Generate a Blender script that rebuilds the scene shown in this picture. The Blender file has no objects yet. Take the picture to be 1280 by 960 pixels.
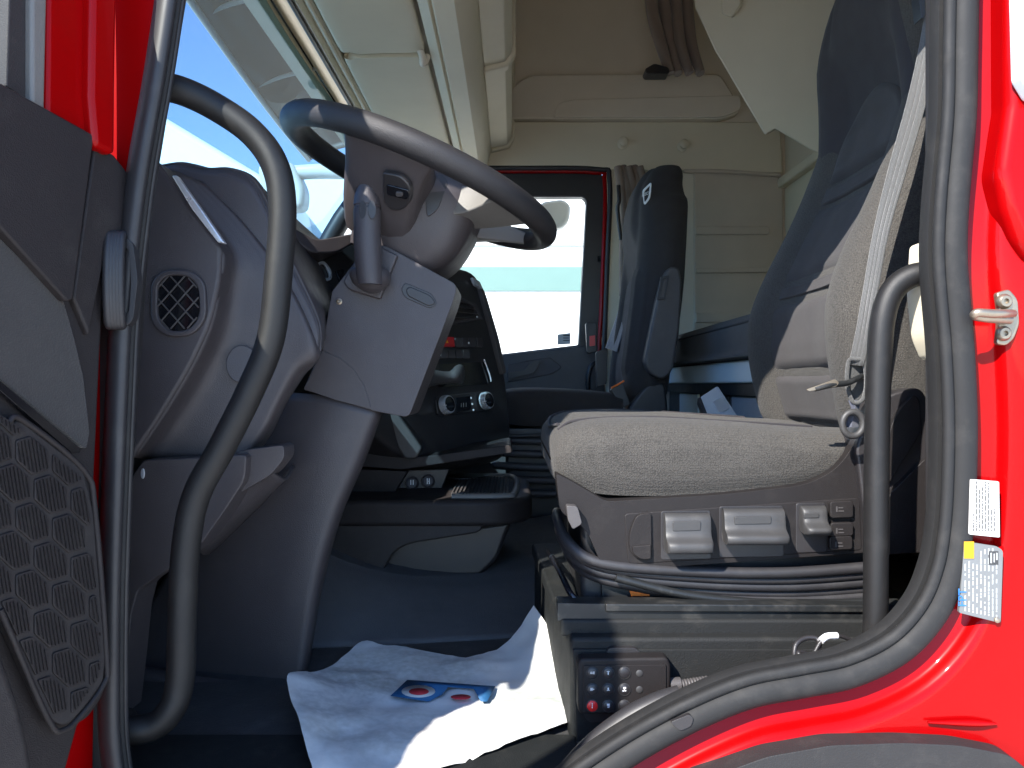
import bpy, bmesh, math, random
import numpy as np
from mathutils import Vector, Matrix
random.seed(7)
R = math.radians
V = Vector
sc = bpy.context.scene
col = sc.collection

# ------------------------------------------------------------------ camera, sky, sun, exposure
FPX = 950.0                      # focal length in pixels of a 1280 px wide frame
CAM = V((0.0, -0.87, 1.75))      # stands beside the open cab door, about 1.75 m above the yard
cam = bpy.data.cameras.new("camera")
cam.sensor_width = 36.0
cam.lens = 36.0 * FPX / 1280.0
cam.clip_start = 0.01
cam.clip_end = 2000
camo = bpy.data.objects.new("camera", cam)
camo.location = CAM
camo.rotation_euler = (R(90), 0, 0)
col.objects.link(camo)
sc.camera = camo

LIGHT = V((0.80, 1.0, -1.05)).normalized()     # the way the sunlight travels: into the cab from the front left
SUN_EL = math.asin(-LIGHT.z)
world = bpy.data.worlds.new("World")
sc.world = world
world.use_nodes = True
wn = world.node_tree
wn.nodes.clear()
wo = wn.nodes.new("ShaderNodeOutputWorld")
wb = wn.nodes.new("ShaderNodeBackground")
ws = wn.nodes.new("ShaderNodeTexSky")
ws.sky_type = 'NISHITA'
ws.sun_disc = False
ws.sun_elevation = SUN_EL
ws.sun_rotation = math.atan2(-LIGHT.x, -LIGHT.y)
ws.air_density = 0.8
ws.dust_density = 0.0
ws.ozone_density = 4.0
wb.inputs['Strength'].default_value = 0.105
wn.links.new(ws.outputs[0], wb.inputs[0])
wn.links.new(wb.outputs[0], wo.inputs[0])
sun = bpy.data.lights.new("sun", 'SUN')
sun.energy = 2.75
sun.angle = R(0.5)
sun.color = (1.0, 0.955, 0.89)
suno = bpy.data.objects.new("sun", sun)
suno.rotation_euler = LIGHT.to_track_quat('-Z', 'Y').to_euler()
suno.location = (-4, -8, 9)
col.objects.link(suno)
sc.view_settings.view_transform = 'Standard'
sc.view_settings.look = 'None'
sc.view_settings.gamma = 1.0
sc.view_settings.use_curve_mapping = False
sc.view_settings.exposure = 2.3
sc.cycles.max_bounces = 12
sc.cycles.diffuse_bounces = 8
sc.cycles.glossy_bounces = 5
sc.cycles.transparent_max_bounces = 16
sc.cycles.use_denoising = True
sc.cycles.caustics_reflective = False
sc.cycles.caustics_refractive = False
sc.cycles.sample_clamp_indirect = 6.0

# ------------------------------------------------------------------ materials
def s2l(c):
    return tuple(((x / 12.92) if x <= 0.04045 else ((x + 0.055) / 1.055) ** 2.4) for x in c)

def mat(name, color, rough=0.55, metal=0.0, grain=0.0, gscale=900.0, var=0.12, vscale=9.0, coat=0.0,
        sheen=0.0, weave=0.0, wscale=500.0, dust=0.0, spec=0.5, dustcol=(0.32, 0.29, 0.25), kind=None):
    m = bpy.data.materials.new(name)
    m.use_nodes = True
    nt = m.node_tree
    N, L = nt.nodes, nt.links
    b = N["Principled BSDF"]
    b.inputs['Roughness'].default_value = rough
    b.inputs['Metallic'].default_value = metal
    b.inputs['Specular IOR Level'].default_value = spec
    b.inputs['Coat Weight'].default_value = coat
    b.inputs['Coat Roughness'].default_value = 0.04
    b.inputs['Sheen Weight'].default_value = sheen
    b.inputs['Sheen Roughness'].default_value = 0.5
    tc = N.new("ShaderNodeTexCoord")
    n1 = N.new("ShaderNodeTexNoise")
    n1.inputs['Scale'].default_value = vscale
    n1.inputs['Detail'].default_value = 5
    L.new(tc.outputs['Object'], n1.inputs['Vector'])
    mx = N.new("ShaderNodeMix")
    mx.data_type = 'RGBA'
    mx.inputs[6].default_value = (*[c * (1 - var) for c in color], 1)
    mx.inputs[7].default_value = (*[min(1, c * (1 + var)) for c in color], 1)
    L.new(n1.outputs['Fac'], mx.inputs[0])
    out = mx.outputs[2]
    if dust > 0:
        n2 = N.new("ShaderNodeTexNoise")
        n2.inputs['Scale'].default_value = 23
        n2.inputs['Detail'].default_value = 9
        n2.inputs['Roughness'].default_value = 0.7
        L.new(tc.outputs['Object'], n2.inputs['Vector'])
        rp = N.new("ShaderNodeMapRange")
        rp.inputs[1].default_value = 0.52
        rp.inputs[2].default_value = 0.78
        rp.inputs[3].default_value = 0
        rp.inputs[4].default_value = dust
        L.new(n2.outputs['Fac'], rp.inputs[0])
        m2 = N.new("ShaderNodeMix")
        m2.data_type = 'RGBA'
        m2.inputs[7].default_value = (*dustcol, 1)
        L.new(rp.outputs[0], m2.inputs[0])
        L.new(out, m2.inputs[6])
        out = m2.outputs[2]
    L.new(out, b.inputs['Base Color'])
    # roughness breakup
    n3 = N.new("ShaderNodeTexNoise")
    n3.inputs['Scale'].default_value = 35
    n3.inputs['Detail'].default_value = 6
    L.new(tc.outputs['Object'], n3.inputs['Vector'])
    r3 = N.new("ShaderNodeMapRange")
    r3.inputs[3].default_value = max(0.02, rough * 0.82)
    r3.inputs[4].default_value = min(1, rough * 1.18)
    L.new(n3.outputs['Fac'], r3.inputs[0])
    L.new(r3.outputs[0], b.inputs['Roughness'])
    if grain > 0 or weave > 0:
        bp = N.new("ShaderNodeBump")
        bp.inputs['Distance'].default_value = 0.001
        if weave > 0:
            bp.inputs['Strength'].default_value = weave
            w1 = N.new("ShaderNodeTexVoronoi"); w1.inputs['Scale'].default_value = wscale; w1.inputs['Randomness'].default_value = 0.55
            L.new(tc.outputs['Object'], w1.inputs['Vector'])
            nn = N.new("ShaderNodeTexNoise"); nn.inputs['Scale'].default_value = wscale * 1.7; nn.inputs['Detail'].default_value = 3
            L.new(tc.outputs['Object'], nn.inputs['Vector'])
            sb_ = N.new("ShaderNodeMath"); sb_.operation = 'SUBTRACT'; sb_.inputs[0].default_value = 0.85
            L.new(w1.outputs['Distance'], sb_.inputs[1])
            ad = N.new("ShaderNodeMath"); ad.operation = 'MULTIPLY_ADD'; ad.inputs[1].default_value = 0.8
            L.new(nn.outputs['Fac'], ad.inputs[0]); L.new(sb_.outputs[0], ad.inputs[2])
            L.new(ad.outputs[0], bp.inputs['Height'])
            # thread colour
            m4 = N.new("ShaderNodeMix"); m4.data_type = 'RGBA'; m4.blend_type = 'MULTIPLY'; m4.inputs[0].default_value = 0.75
            rr = N.new("ShaderNodeMapRange"); rr.inputs[1].default_value = 0.45; rr.inputs[2].default_value = 1.2
            rr.inputs[3].default_value = 0.35; rr.inputs[4].default_value = 1.65
            L.new(ad.outputs[0], rr.inputs[0]); L.new(out, m4.inputs[6]); L.new(rr.outputs[0], m4.inputs[7])
            L.new(m4.outputs[2], b.inputs['Base Color'])
        else:
            bp.inputs['Strength'].default_value = grain
            g = N.new("ShaderNodeTexVoronoi")
            g.inputs['Scale'].default_value = gscale
            L.new(tc.outputs['Object'], g.inputs['Vector'])
            L.new(g.outputs['Distance'], bp.inputs['Height'])
        L.new(bp.outputs[0], b.inputs['Normal'])
    return m

M = {}
M['red'] = mat('red_paint', (0.27, 0.0006, 0.0012), rough=0.34, coat=0.22, var=0.03, spec=0.06)
M['rubber'] = mat('door_rubber', (0.015, 0.0148, 0.015), rough=0.68, grain=0.12, gscale=1500, dust=0.05, var=0.10, spec=0.3)
M['rubberb'] = mat('black_rubber', (0.020, 0.019, 0.021), rough=0.5, grain=0.1, gscale=1200, dust=0.05)
M['handle'] = mat('handle_coating', (0.010, 0.0095, 0.0095), rough=0.5, grain=0.18, gscale=1600, dust=0.03, spec=0.35)
M['plastic'] = mat('charcoal_grained_plastic', (0.046, 0.040, 0.043), rough=0.48, grain=0.3, gscale=750, dust=0.04, spec=0.5)
M['plasticw'] = mat('warm_dark_plastic', (0.048, 0.041, 0.043), rough=0.48, grain=0.28, gscale=850, dust=0.03, spec=0.5)
M['plasticb'] = mat('black_plastic', (0.022, 0.020, 0.021), rough=0.42, grain=0.15, gscale=900)
M['plasticd'] = mat('dark_grey_plastic', (0.058, 0.053, 0.053), rough=0.5, grain=0.2, gscale=900, dust=0.06)
M['lever'] = mat('grey_lever_plastic', (0.036, 0.035, 0.035), rough=0.52, grain=0.12, gscale=1100, dust=0.08)
M['box'] = mat('seat_box_plastic', (0.0125, 0.013, 0.013), rough=0.66, grain=0.35, gscale=600, dust=0.10, spec=0.25, dustcol=(0.16, 0.145, 0.12))
M['seatpl'] = mat('seat_valance_plastic', (0.0125, 0.0105, 0.0105), rough=0.6, grain=0.25, gscale=900, dust=0.03, spec=0.25)
M['doorpl'] = mat('door_lining_plastic', (0.020, 0.0165, 0.0168), rough=0.62, grain=0.3, gscale=700, dust=0.04, spec=0.3)
M['doorpld'] = mat('door_grille_plastic', (0.028, 0.0245, 0.0245), rough=0.6, grain=0.25, gscale=900, dust=0.05, spec=0.3)
M['rimpl'] = mat('wheel_rim_grain', (0.020, 0.0185, 0.0195), rough=0.52, grain=0.4, gscale=900, dust=0.02, spec=0.4)
M['arch'] = mat('arch_plastic', (0.022, 0.021, 0.0215), rough=0.6, grain=0.3, gscale=500, dust=0.05, spec=0.3)
M['gloss'] = mat('gloss_black', (0.008, 0.008, 0.010), rough=0.12, spec=0.6)
M['fabric'] = mat('woven_seat_fabric', (0.045, 0.041, 0.036), rough=0.95, weave=0.9, wscale=430, sheen=0.06, var=0.1, vscale=9, dust=0.03)
M['fabricm'] = mat('smooth_seat_insert', (0.037, 0.033, 0.034), rough=0.92, grain=0.35, gscale=1500, sheen=0.05, var=0.1)
M['fabricd'] = mat('dark_seat_cloth', (0.024, 0.021, 0.024), rough=0.92, grain=0.3, gscale=1500, sheen=0.05)
M['fabricp'] = mat('black_seat_cloth', (0.026, 0.022, 0.022), rough=0.95, grain=0.4, gscale=900, sheen=0.03)
M['mattress'] = mat('mattress_cloth', (0.085, 0.078, 0.074), rough=0.97, grain=0.3, gscale=700, sheen=0.04)
M['beige'] = mat('beige_trim', (0.70, 0.625, 0.47), rough=0.62, grain=0.25, gscale=700, var=0.05)
M['beiged'] = mat('taupe_trim', (0.73, 0.645, 0.52), rough=0.66, grain=0.2, gscale=600, var=0.06)
M['brown'] = mat('brown_wall_cloth', (0.56, 0.47, 0.37), rough=0.8, grain=0.3, gscale=900, var=0.1)
M['visor'] = mat('visor_vinyl', (0.64, 0.56, 0.40), rough=0.6, grain=0.25, gscale=900, var=0.06)
M['curtain'] = mat('curtain_cloth', (0.22, 0.165, 0.13), rough=0.92, grain=0.3, gscale=900, sheen=0.3, var=0.15)
M['bluegrey'] = mat('pale_blue_metal', (0.72, 0.80, 0.80), rough=0.42, var=0.05)
M['steel'] = mat('worn_steel', (0.34, 0.28, 0.21), rough=0.42, metal=0.85, var=0.25, vscale=60, grain=0.1, gscale=400)
M['silver'] = mat('silver_trim', (0.62, 0.64, 0.67), rough=0.28, metal=0.6, var=0.05)
M['satin'] = mat('satin_grey_trim', (0.14, 0.135, 0.125), rough=0.5, grain=0.3, gscale=1300, var=0.1)
M['insert'] = mat('door_insert_cloth', (0.026, 0.023, 0.021), rough=0.9, grain=0.5, gscale=500, sheen=0.3, var=0.25, vscale=30)
M['dmetal'] = mat('dark_painted_metal', (0.016, 0.017, 0.0175), rough=0.42, metal=0.2, dust=0.18, var=0.2)
M['belt'] = mat('grey_webbing', (0.045, 0.045, 0.043), rough=0.7, weave=0.5, wscale=900, sheen=0.4, var=0.12)
M['beltd'] = mat('dark_webbing', (0.055, 0.06, 0.085), rough=0.7, weave=0.4, wscale=900, sheen=0.4)
M['floor'] = mat('rubber_floor', (0.045, 0.043, 0.043), rough=0.6, grain=0.5, gscale=350, dust=0.12, var=0.2)
M['carpet'] = mat('moulded_floor_mat', (0.075, 0.072, 0.074), rough=0.8, grain=0.5, gscale=450, dust=0.06, var=0.2)
M['white'] = mat('white_paint', (0.80, 0.80, 0.78), rough=0.5, var=0.04)
M['whitep'] = mat('white_print', (0.75, 0.75, 0.75), rough=0.6, var=0.02)
M['green'] = mat('green_band', (0.15, 0.245, 0.225), rough=0.5, var=0.05)
M['label'] = mat('label_paper', (0.50, 0.49, 0.47), rough=0.5, var=0.03)
M['plate'] = mat('silver_foil_plate', (0.15, 0.155, 0.155), rough=0.5, metal=0.1, var=0.12, vscale=40)
M['platew'] = mat('pale_plate_print', (0.34, 0.35, 0.34), rough=0.5)
M['ink'] = mat('grey_ink', (0.035, 0.035, 0.035), rough=0.6)
M['yellow'] = mat('yellow_tag', (0.60, 0.34, 0.004), rough=0.5, var=0.04)
M['blue'] = mat('blue_print', (0.02, 0.14, 0.42), rough=0.5, var=0.05)
M['logoblue'] = mat('paper_blue_print', (0.012, 0.085, 0.20), rough=0.7, var=0.15, vscale=60)
M['logored'] = mat('paper_red_print', (0.42, 0.02, 0.03), rough=0.7, var=0.15, vscale=60)
M['redbtn'] = mat('red_button', (0.62, 0.02, 0.02), rough=0.35)
M['hazard'] = mat('red_switch', (0.35, 0.008, 0.012), rough=0.4)
M['orange'] = mat('orange_tag', (0.80, 0.17, 0.01), rough=0.5)
M['concrete'] = mat('yard_concrete', (0.60, 0.575, 0.53), rough=0.9, var=0.15, vscale=0.8)
M['clearbox'] = mat('frosted_plastic', (0.46, 0.46, 0.47), rough=0.3, var=0.1, vscale=50)
M['mirror'] = mat('mirror_housing', (0.50, 0.50, 0.46), rough=0.4)

def glass(name, tint=(1, 1, 1), refl=0.5):
    m = bpy.data.materials.new(name)
    m.use_nodes = True
    nt = m.node_tree
    nt.nodes.clear()
    o = nt.nodes.new("ShaderNodeOutputMaterial")
    t = nt.nodes.new("ShaderNodeBsdfTransparent")
    t.inputs[0].default_value = (*tint, 1)
    g = nt.nodes.new("ShaderNodeBsdfGlossy")
    g.inputs['Roughness'].default_value = 0.02
    f = nt.nodes.new("ShaderNodeLayerWeight")
    f.inputs[0].default_value = 0.5
    pw = nt.nodes.new("ShaderNodeMath"); pw.operation = 'POWER'; pw.inputs[1].default_value = 5.0
    nt.links.new(f.outputs['Facing'], pw.inputs[0])
    ml = nt.nodes.new("ShaderNodeMath"); ml.operation = 'MULTIPLY_ADD'; ml.inputs[1].default_value = refl; ml.inputs[2].default_value = 0.05 * refl
    nt.links.new(pw.outputs[0], ml.inputs[0])
    mx = nt.nodes.new("ShaderNodeMixShader")
    nt.links.new(ml.outputs[0], mx.inputs[0])
    nt.links.new(t.outputs[0], mx.inputs[1])
    nt.links.new(g.outputs[0], mx.inputs[2])
    nt.links.new(mx.outputs[0], o.inputs[0])
    return m
M['glass'] = glass('window_glass', (0.93, 0.97, 0.95), 0.5)
M['screen'] = glass('tinted_windscreen', (0.27, 0.46, 0.60), 0.5)
M['smoke'] = glass('smoked_acrylic', (0.16, 0.145, 0.095), 0.7)
_n = M['smoke'].node_tree
_d = _n.nodes.new('ShaderNodeBsdfTranslucent'); _d.inputs[0].default_value = (.040, .036, .022, 1)
_x = _n.nodes.new('ShaderNodeMixShader'); _x.inputs[0].default_value = .5
_o = [q for q in _n.nodes if q.type == 'OUTPUT_MATERIAL'][0]
_s = _o.inputs[0].links[0].from_socket
_n.links.new(_s, _x.inputs[1]); _n.links.new(_d.outputs[0], _x.inputs[2]); _n.links.new(_x.outputs[0], _o.inputs[0])

# ------------------------------------------------------------------ geometry helpers
def ray(px, py):
    return V(((px - 640.0) / FPX, 1.0, (480.0 - py) / FPX))

def P(px, py, Y):                     # the point seen at a pixel, at depth Y inside the cab
    return CAM + ray(px, py) * (Y - CAM.y)

def PZ(px, py, z):                    # the point seen at a pixel, at height z (relative to the lens)
    d = ray(px, py)
    return CAM + d * (z / d.z)

def PX(px, py, X):
    d = ray(px, py)
    return CAM + d * (X / d.x)

class Plane:
    def __init__(s, o, n):
        s.o, s.n = V(o), V(n).normalized()
        s.u = V((0, 0, 1)).cross(s.n)
        s.u = s.u.normalized() if s.u.length > 1e-6 else V((1, 0, 0))
        s.v = s.n.cross(s.u).normalized()
    def at(s, px, py, h=0.0):
        d = ray(px, py)
        t = ((s.o + s.n * h) - CAM).dot(s.n) / d.dot(s.n)
        return CAM + d * t
    def loc(s, a, b, h=0.0):
        return s.o + s.u * a + s.v * b + s.n * h
def YP(Y):
    return Plane((0, Y, CAM.z), (0, -1, 0))

def fillet(pts, r=0.0, seg=4):
    out, n = [], len(pts)
    for i, p in enumerate(pts):
        rr = p[2] if len(p) > 2 else r
        a, b, c = V(pts[i - 1][:2]), V(p[:2]), V(pts[(i + 1) % n][:2])
        if rr <= 0:
            out.append((b.x, b.y)); continue
        d1, d2 = (a - b), (c - b)
        k = min(rr, d1.length * 0.48, d2.length * 0.48)
        s, e = b + d1.normalized() * k, b + d2.normalized() * k
        for j in range(seg + 1):
            t = j / seg
            q = s * (1 - t) ** 2 + b * 2 * t * (1 - t) + e * t * t
            out.append((q.x, q.y))
    return out

def crom(pts, sub=6, closed=False):
    P_ = [np.array(p, float) for p in pts]
    n = len(P_)
    out = []
    rng = range(n) if closed else range(n - 1)
    for i in rng:
        p1, p2 = P_[i], P_[(i + 1) % n]
        p0 = P_[i - 1] if (closed or i > 0) else 2 * p1 - p2
        p3 = P_[(i + 2) % n] if (closed or i + 2 < n) else 2 * p2 - p1
        for j in range(sub):
            t = j / sub
            out.append(0.5 * ((2 * p1) + (-p0 + p2) * t + (2 * p0 - 5 * p1 + 4 * p2 - p3) * t * t + (-p0 + 3 * p1 - 3 * p2 + p3) * t ** 3))
    if not closed:
        out.append(P_[-1])
    return out

def link(name, me, mt, parent=None):
    o = bpy.data.objects.new(name, me)
    col.objects.link(o)
    if mt is not None:
        me.materials.append(M[mt] if isinstance(mt, str) else mt)
    if parent is not None:
        o.parent = parent
        o.matrix_parent_inverse = Matrix.Translation(-V(parent.location))
    return o

def mesh(name, verts, faces, mt, parent=None, bev=0.0, seg=3, angle=35, solid=0.0, soff=-1.0, sub=0, bangle=28):
    me = bpy.data.meshes.new(name)
    me.from_pydata([tuple(v) for v in verts], [], faces)
    bm = bmesh.new(); bm.from_mesh(me)
    bmesh.ops.remove_doubles(bm, verts=bm.verts, dist=1e-6)
    bmesh.ops.recalc_face_normals(bm, faces=bm.faces)
    for f in bm.faces: f.smooth = True
    bm.to_mesh(me); bm.free()
    me.set_sharp_from_angle(angle=R(angle))
    o = link(name, me, mt, parent)
    if solid:
        md = o.modifiers.new("solid", 'SOLIDIFY'); md.thickness = abs(solid); md.offset = soff if solid > 0 else -soff
    if bev > 0:
        md = o.modifiers.new("bevel", 'BEVEL'); md.width = bev; md.segments = seg
        md.limit_method = 'ANGLE'; md.angle_limit = R(bangle); md.harden_normals = True
    if sub:
        md = o.modifiers.new("sub", 'SUBSURF'); md.levels = sub; md.render_levels = sub
    return o

def ext(name, pl, pts, h, d, mt, parent=None, bev=0.003, r=0.0, seg=3, raw=False):
    """outline traced on plane pl lifted by h towards its front, given thickness d behind"""
    if isinstance(pl, (int, float)): pl = YP(pl)
    pp = fillet(pts, r)
    f = [pl.at(x, y, h) for x, y in pp]
    b = [p - pl.n * d for p in f]
    n = len(f)
    faces = [list(range(n)), list(range(2 * n - 1, n - 1, -1))]
    faces += [[i, i + n, (i + 1) % n + n, (i + 1) % n] for i in range(n)]
    return mesh(name, f + b, faces, mt, parent, bev=bev, seg=seg)

def ring(name, pl, outer, inner, h, d, mt, parent=None, bev=0.002, r=0.0, ri=None):
    """frame between two outlines with the same number of points"""
    if isinstance(pl, (int, float)): pl = YP(pl)
    a = [pl.at(x, y, h) for x, y in fillet(outer, r)]
    b = [pl.at(x, y, h) for x, y in fillet(inner, r if ri is None else ri)]
    n = len(a)
    vs = a + b + [p - pl.n * d for p in a] + [p - pl.n * d for p in b]
    fs = []
    for i in range(n):
        j = (i + 1) % n
        fs += [[i, j, n + j, n + i], [2 * n + i, 3 * n + i, 3 * n + j, 2 * n + j],
               [i, 2 * n + i, 2 * n + j, j], [n + i, n + j, 3 * n + j, 3 * n + i]]
    return mesh(name, vs, fs, mt, parent, bev=bev)

def tube(name, pts, r, mt, parent=None, n=16, sub=6, closed=False, flat=1.0, up=None, smooth=True):
    q = [V(p) for p in (crom(pts, sub, closed) if smooth else pts)]
    rs = r if isinstance(r, (list, tuple)) else [r] * len(pts)
    rr = [float(x[0]) for x in (crom([(a,) for a in rs], sub, closed) if smooth else [(a,) for a in rs])]
    m = len(q)
    vs, fs = [], []
    nrm = None
    for i in range(m):
        t = (q[(i + 1) % m] - q[i - 1]) if closed else (q[min(i + 1, m - 1)] - q[max(i - 1, 0)])
        t.normalize()
        if up is not None:
            nrm = V(up)
        elif nrm is None:
            nrm = V((0, 0, 1)) if abs(t.z) < 0.8 else V((1, 0, 0))
        nrm = (nrm - t * nrm.dot(t)).normalized()
        bi = t.cross(nrm)
        for k in range(n):
            a = 2 * math.pi * k / n
            vs.append(q[i] + nrm * (math.cos(a) * rr[i] * flat) + bi * (math.sin(a) * rr[i]))
    for i in range(m if closed else m - 1):
        for k in range(n):
            a, b = i * n + k, i * n + (k + 1) % n
            c, d = ((i + 1) % m) * n + (k + 1) % n, ((i + 1) % m) * n + k
            fs.append([a, b, c, d])
    if not closed:
        fs += [list(range(n - 1, -1, -1)), list(range((m - 1) * n, m * n))]
    return mesh(name, vs, fs, mt, parent, angle=50)

def loft(name, secs, mt, parent=None, sub=5, ringsub=5, caps=True, angle=50, smooth_ring=True, closed=True, bev=0.0, solid=0.0):
    S = [[np.array(p, float) for p in s] for s in secs]
    if smooth_ring:
        S = [crom(s, ringsub, closed) for s in S]
    if sub > 1:
        k = len(S[0])
        cols = [crom([s[j] for s in S], sub) for j in range(k)]
        S = [[cols[j][i] for j in range(k)] for i in range(len(cols[0]))]
    k, m = len(S[0]), len(S)
    vs = [p for s in S for p in s]
    fs = []
    for i in range(m - 1):
        for j in range(k if closed else k - 1):
            a, b = i * k + j, i * k + (j + 1) % k
            fs.append([a, b, b + k, a + k])
    if caps and closed:
        fs += [list(range(k - 1, -1, -1)), list(range((m - 1) * k, m * k))]
    return mesh(name, vs, fs, mt, parent, angle=angle, bev=bev, solid=solid)

def grid(name, rows, mt, parent=None, sub=5, solid=0.004, angle=60):
    return loft(name, rows, mt, parent, sub=sub, ringsub=sub, caps=False, closed=False, angle=angle, solid=solid)

def box(name, c, s, mt, parent=None, bev=0.004, rot=None, seg=3):
    c = V(c)
    mtx = Matrix.Identity(3)
    if rot is not None:
        from mathutils import Euler
        mtx = Euler(rot).to_matrix()
    vs = []
    for z in (-.5, .5):
        for y in (-.5, .5):
            for x in (-.5, .5):
                vs.append(c + mtx @ V((x * s[0], y * s[1], z * s[2])))
    fs = [[0, 2, 3, 1], [4, 5, 7, 6], [0, 1, 5, 4], [2, 6, 7, 3], [0, 4, 6, 2], [1, 3, 7, 5]]
    return mesh(name, vs, fs, mt, parent, bev=bev, seg=seg)

def disc(name, c, n, r, d, mt, parent=None, bev=0.001, seg=28, ry=None, u=None):
    """flat round button: centre c of the front face, normal n"""
    c, n = V(c), V(n).normalized()
    u = (V(u) if u is not None else V((0, 0, 1)).cross(n))
    if u.length < 1e-5: u = V((1, 0, 0))
    u = (u - n * u.dot(n)).normalized()
    v = n.cross(u)
    ry = ry or r
    a = [c + u * (r * math.cos(2 * math.pi * k / seg)) + v * (ry * math.sin(2 * math.pi * k / seg)) for k in range(seg)]
    b = [p - n * d for p in a]
    fs = [list(range(seg)), list(range(2 * seg - 1, seg - 1, -1))]
    fs += [[i, i + seg, (i + 1) % seg + seg, (i + 1) % seg] for i in range(seg)]
    return mesh(name, a + b, fs, mt, parent, bev=bev, seg=2)

def lathe(name, pts, axis, c, mt, parent=None, n=28):
    """pts = [(distance along axis, radius)]"""
    ax = V(axis).normalized()
    u = ax.orthogonal().normalized(); v = ax.cross(u)
    c = V(c)
    secs = [[c + ax * h + (u * math.cos(2 * math.pi * k / n) + v * math.sin(2 * math.pi * k / n)) * rr for k in range(n)] for h, rr in pts]
    return loft(name, secs, mt, parent, sub=1, smooth_ring=False, angle=40)

def text(name, body, pl, px, py, size, mt, parent, rot=0.0, h=0.0, align='CENTER', sx=1.0):
    cu = bpy.data.curves.new(name, 'FONT')
    cu.body = body
    cu.size = size
    cu.align_x = align
    cu.align_y = 'CENTER'
    cu.extrude = 0.0002
    o = bpy.data.objects.new(name + "_tmp", cu)
    col.objects.link(o)
    dg = bpy.context.evaluated_depsgraph_get()
    me = bpy.data.meshes.new_from_object(o.evaluated_get(dg))
    bpy.data.objects.remove(o)
    if isinstance(pl, (int, float)): pl = YP(pl)
    c = pl.at(px, py, h)
    cr, sr = math.cos(rot), math.sin(rot)
    for vt in me.vertices:
        x, y, z = vt.co
        x *= sx
        vt.co = c + pl.u * (x * cr - y * sr) + pl.v * (x * sr + y * cr) + pl.n * z
    me.materials.clear()
    return link(name, me, mt, parent)

def strokes(name, pl, rects, h, mt, parent, d=0.0003):
    """small printed bars (one sheet of print), each given as x0, y0, x1, y1 in pixels"""
    if isinstance(pl, (int, float)): pl = YP(pl)
    vs, fs = [], []
    for (x0, y0, x1, y1) in rects:
        k = len(vs)
        vs += [pl.at(x0, y0, h), pl.at(x1, y0, h), pl.at(x1, y1, h), pl.at(x0, y1, h)]
        fs.append([k, k + 1, k + 2, k + 3])
    return mesh(name, vs, fs, mt, parent)

def thing(name, label, cat, loc, group=None):
    o = bpy.data.objects.new(name, None)
    o.empty_display_size = 0.1
    col.objects.link(o)
    o.location = V(loc)
    return tag(o, label, cat, group)

def tag(o, label, cat, group=None):
    o['label'] = label
    o['category'] = cat
    if group: o['group'] = group
    return o

def struct(o, kind='structure'):
    o['kind'] = kind
    return o

def W(x, y, z):                       # coordinates with heights measured from the lens
    return V((x, y, z + CAM.z))

# ================================================================== SETTING
def slab(name, x0, x1, y0, y1, z0, z1, mt, parent=None, bev=0.0):
    return box(name, W((x0 + x1) / 2, (y0 + y1) / 2, (z0 + z1) / 2), (x1 - x0, y1 - y0, z1 - z0), mt, parent, bev=bev)

g = mesh('ground', [(-400, -400, 0), (400, -400, 0), (400, 400, 0), (-400, 400, 0)], [[0, 1, 2, 3]], 'concrete')
struct(g)

FZ = -0.475                                       # cab floor, measured from the lens
struct(slab('floor', -0.62, 1.30, 0.06, 2.24, FZ - 0.04, FZ, 'floor'))
# raised, softly moulded engine tunnel in the middle of the floor
tun = grid('floor_tunnel', [
    [W(-0.62, 0.46, FZ + .004), W(-0.3, 0.50, FZ + .004), W(0.0, 0.55, FZ + .004), W(0.3, 0.62, FZ + .004), W(0.75, 0.64, FZ + .004)],
    [W(-0.62, 0.56, FZ + .15), W(-0.3, 0.60, FZ + .05), W(0.0, 0.66, FZ + .025), W(0.3, 0.70, FZ + .05), W(0.75, 0.70, FZ + .05)],
    [W(-0.62, 0.64, FZ + .25), W(-0.3, 0.70, FZ + .085), W(0.0, 0.78, FZ + .05), W(0.3, 0.80, FZ + .09), W(0.75, 0.80, FZ + .09)],
    [W(-0.62, 0.72, FZ + .27), W(-0.3, 0.80, FZ + .09), W(0.0, 0.90, FZ + .065), W(0.3, 0.95, FZ + .11), W(0.75, 0.95, FZ + .11)],
    [W(-0.62, 1.45, FZ + .27), W(-0.3, 1.40, FZ + .09), W(0.0, 1.40, FZ + .07), W(0.3, 1.40, FZ + .11), W(0.75, 1.40, FZ + .11)],
    [W(-0.62, 1.55, FZ - .01), W(-0.3, 1.55, FZ - .01), W(0.0, 1.55, FZ - .01), W(0.3, 1.55, FZ - .01), W(0.75, 1.55, FZ - .01)],
], 'carpet', sub=7, solid=0.01)
struct(tun)

# far side wall of the sleeper and above the passenger door
FW = 2.25
wr = slab('wall_right', -0.62, 1.12, FW, FW + 0.06, 0.90, 1.85, 'beiged'); struct(wr)
slab('door_post_trim', 0.385, 0.47, FW - 0.012, FW + 0.05, -0.5, 0.90, 'beige', wr, bev=0.01)
slab('wall_panel', 0.47, 1.12, FW, FW + 0.05, -0.5, 0.90, 'beiged', wr)
# band under the moulding, a little proud, with its lower edge above the door
ext('header_band', FW, [(560, 152), (975, 152), (979, 216), (560, 209)], 0.02, 0.03, 'beige', wr, bev=0.006)
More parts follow.
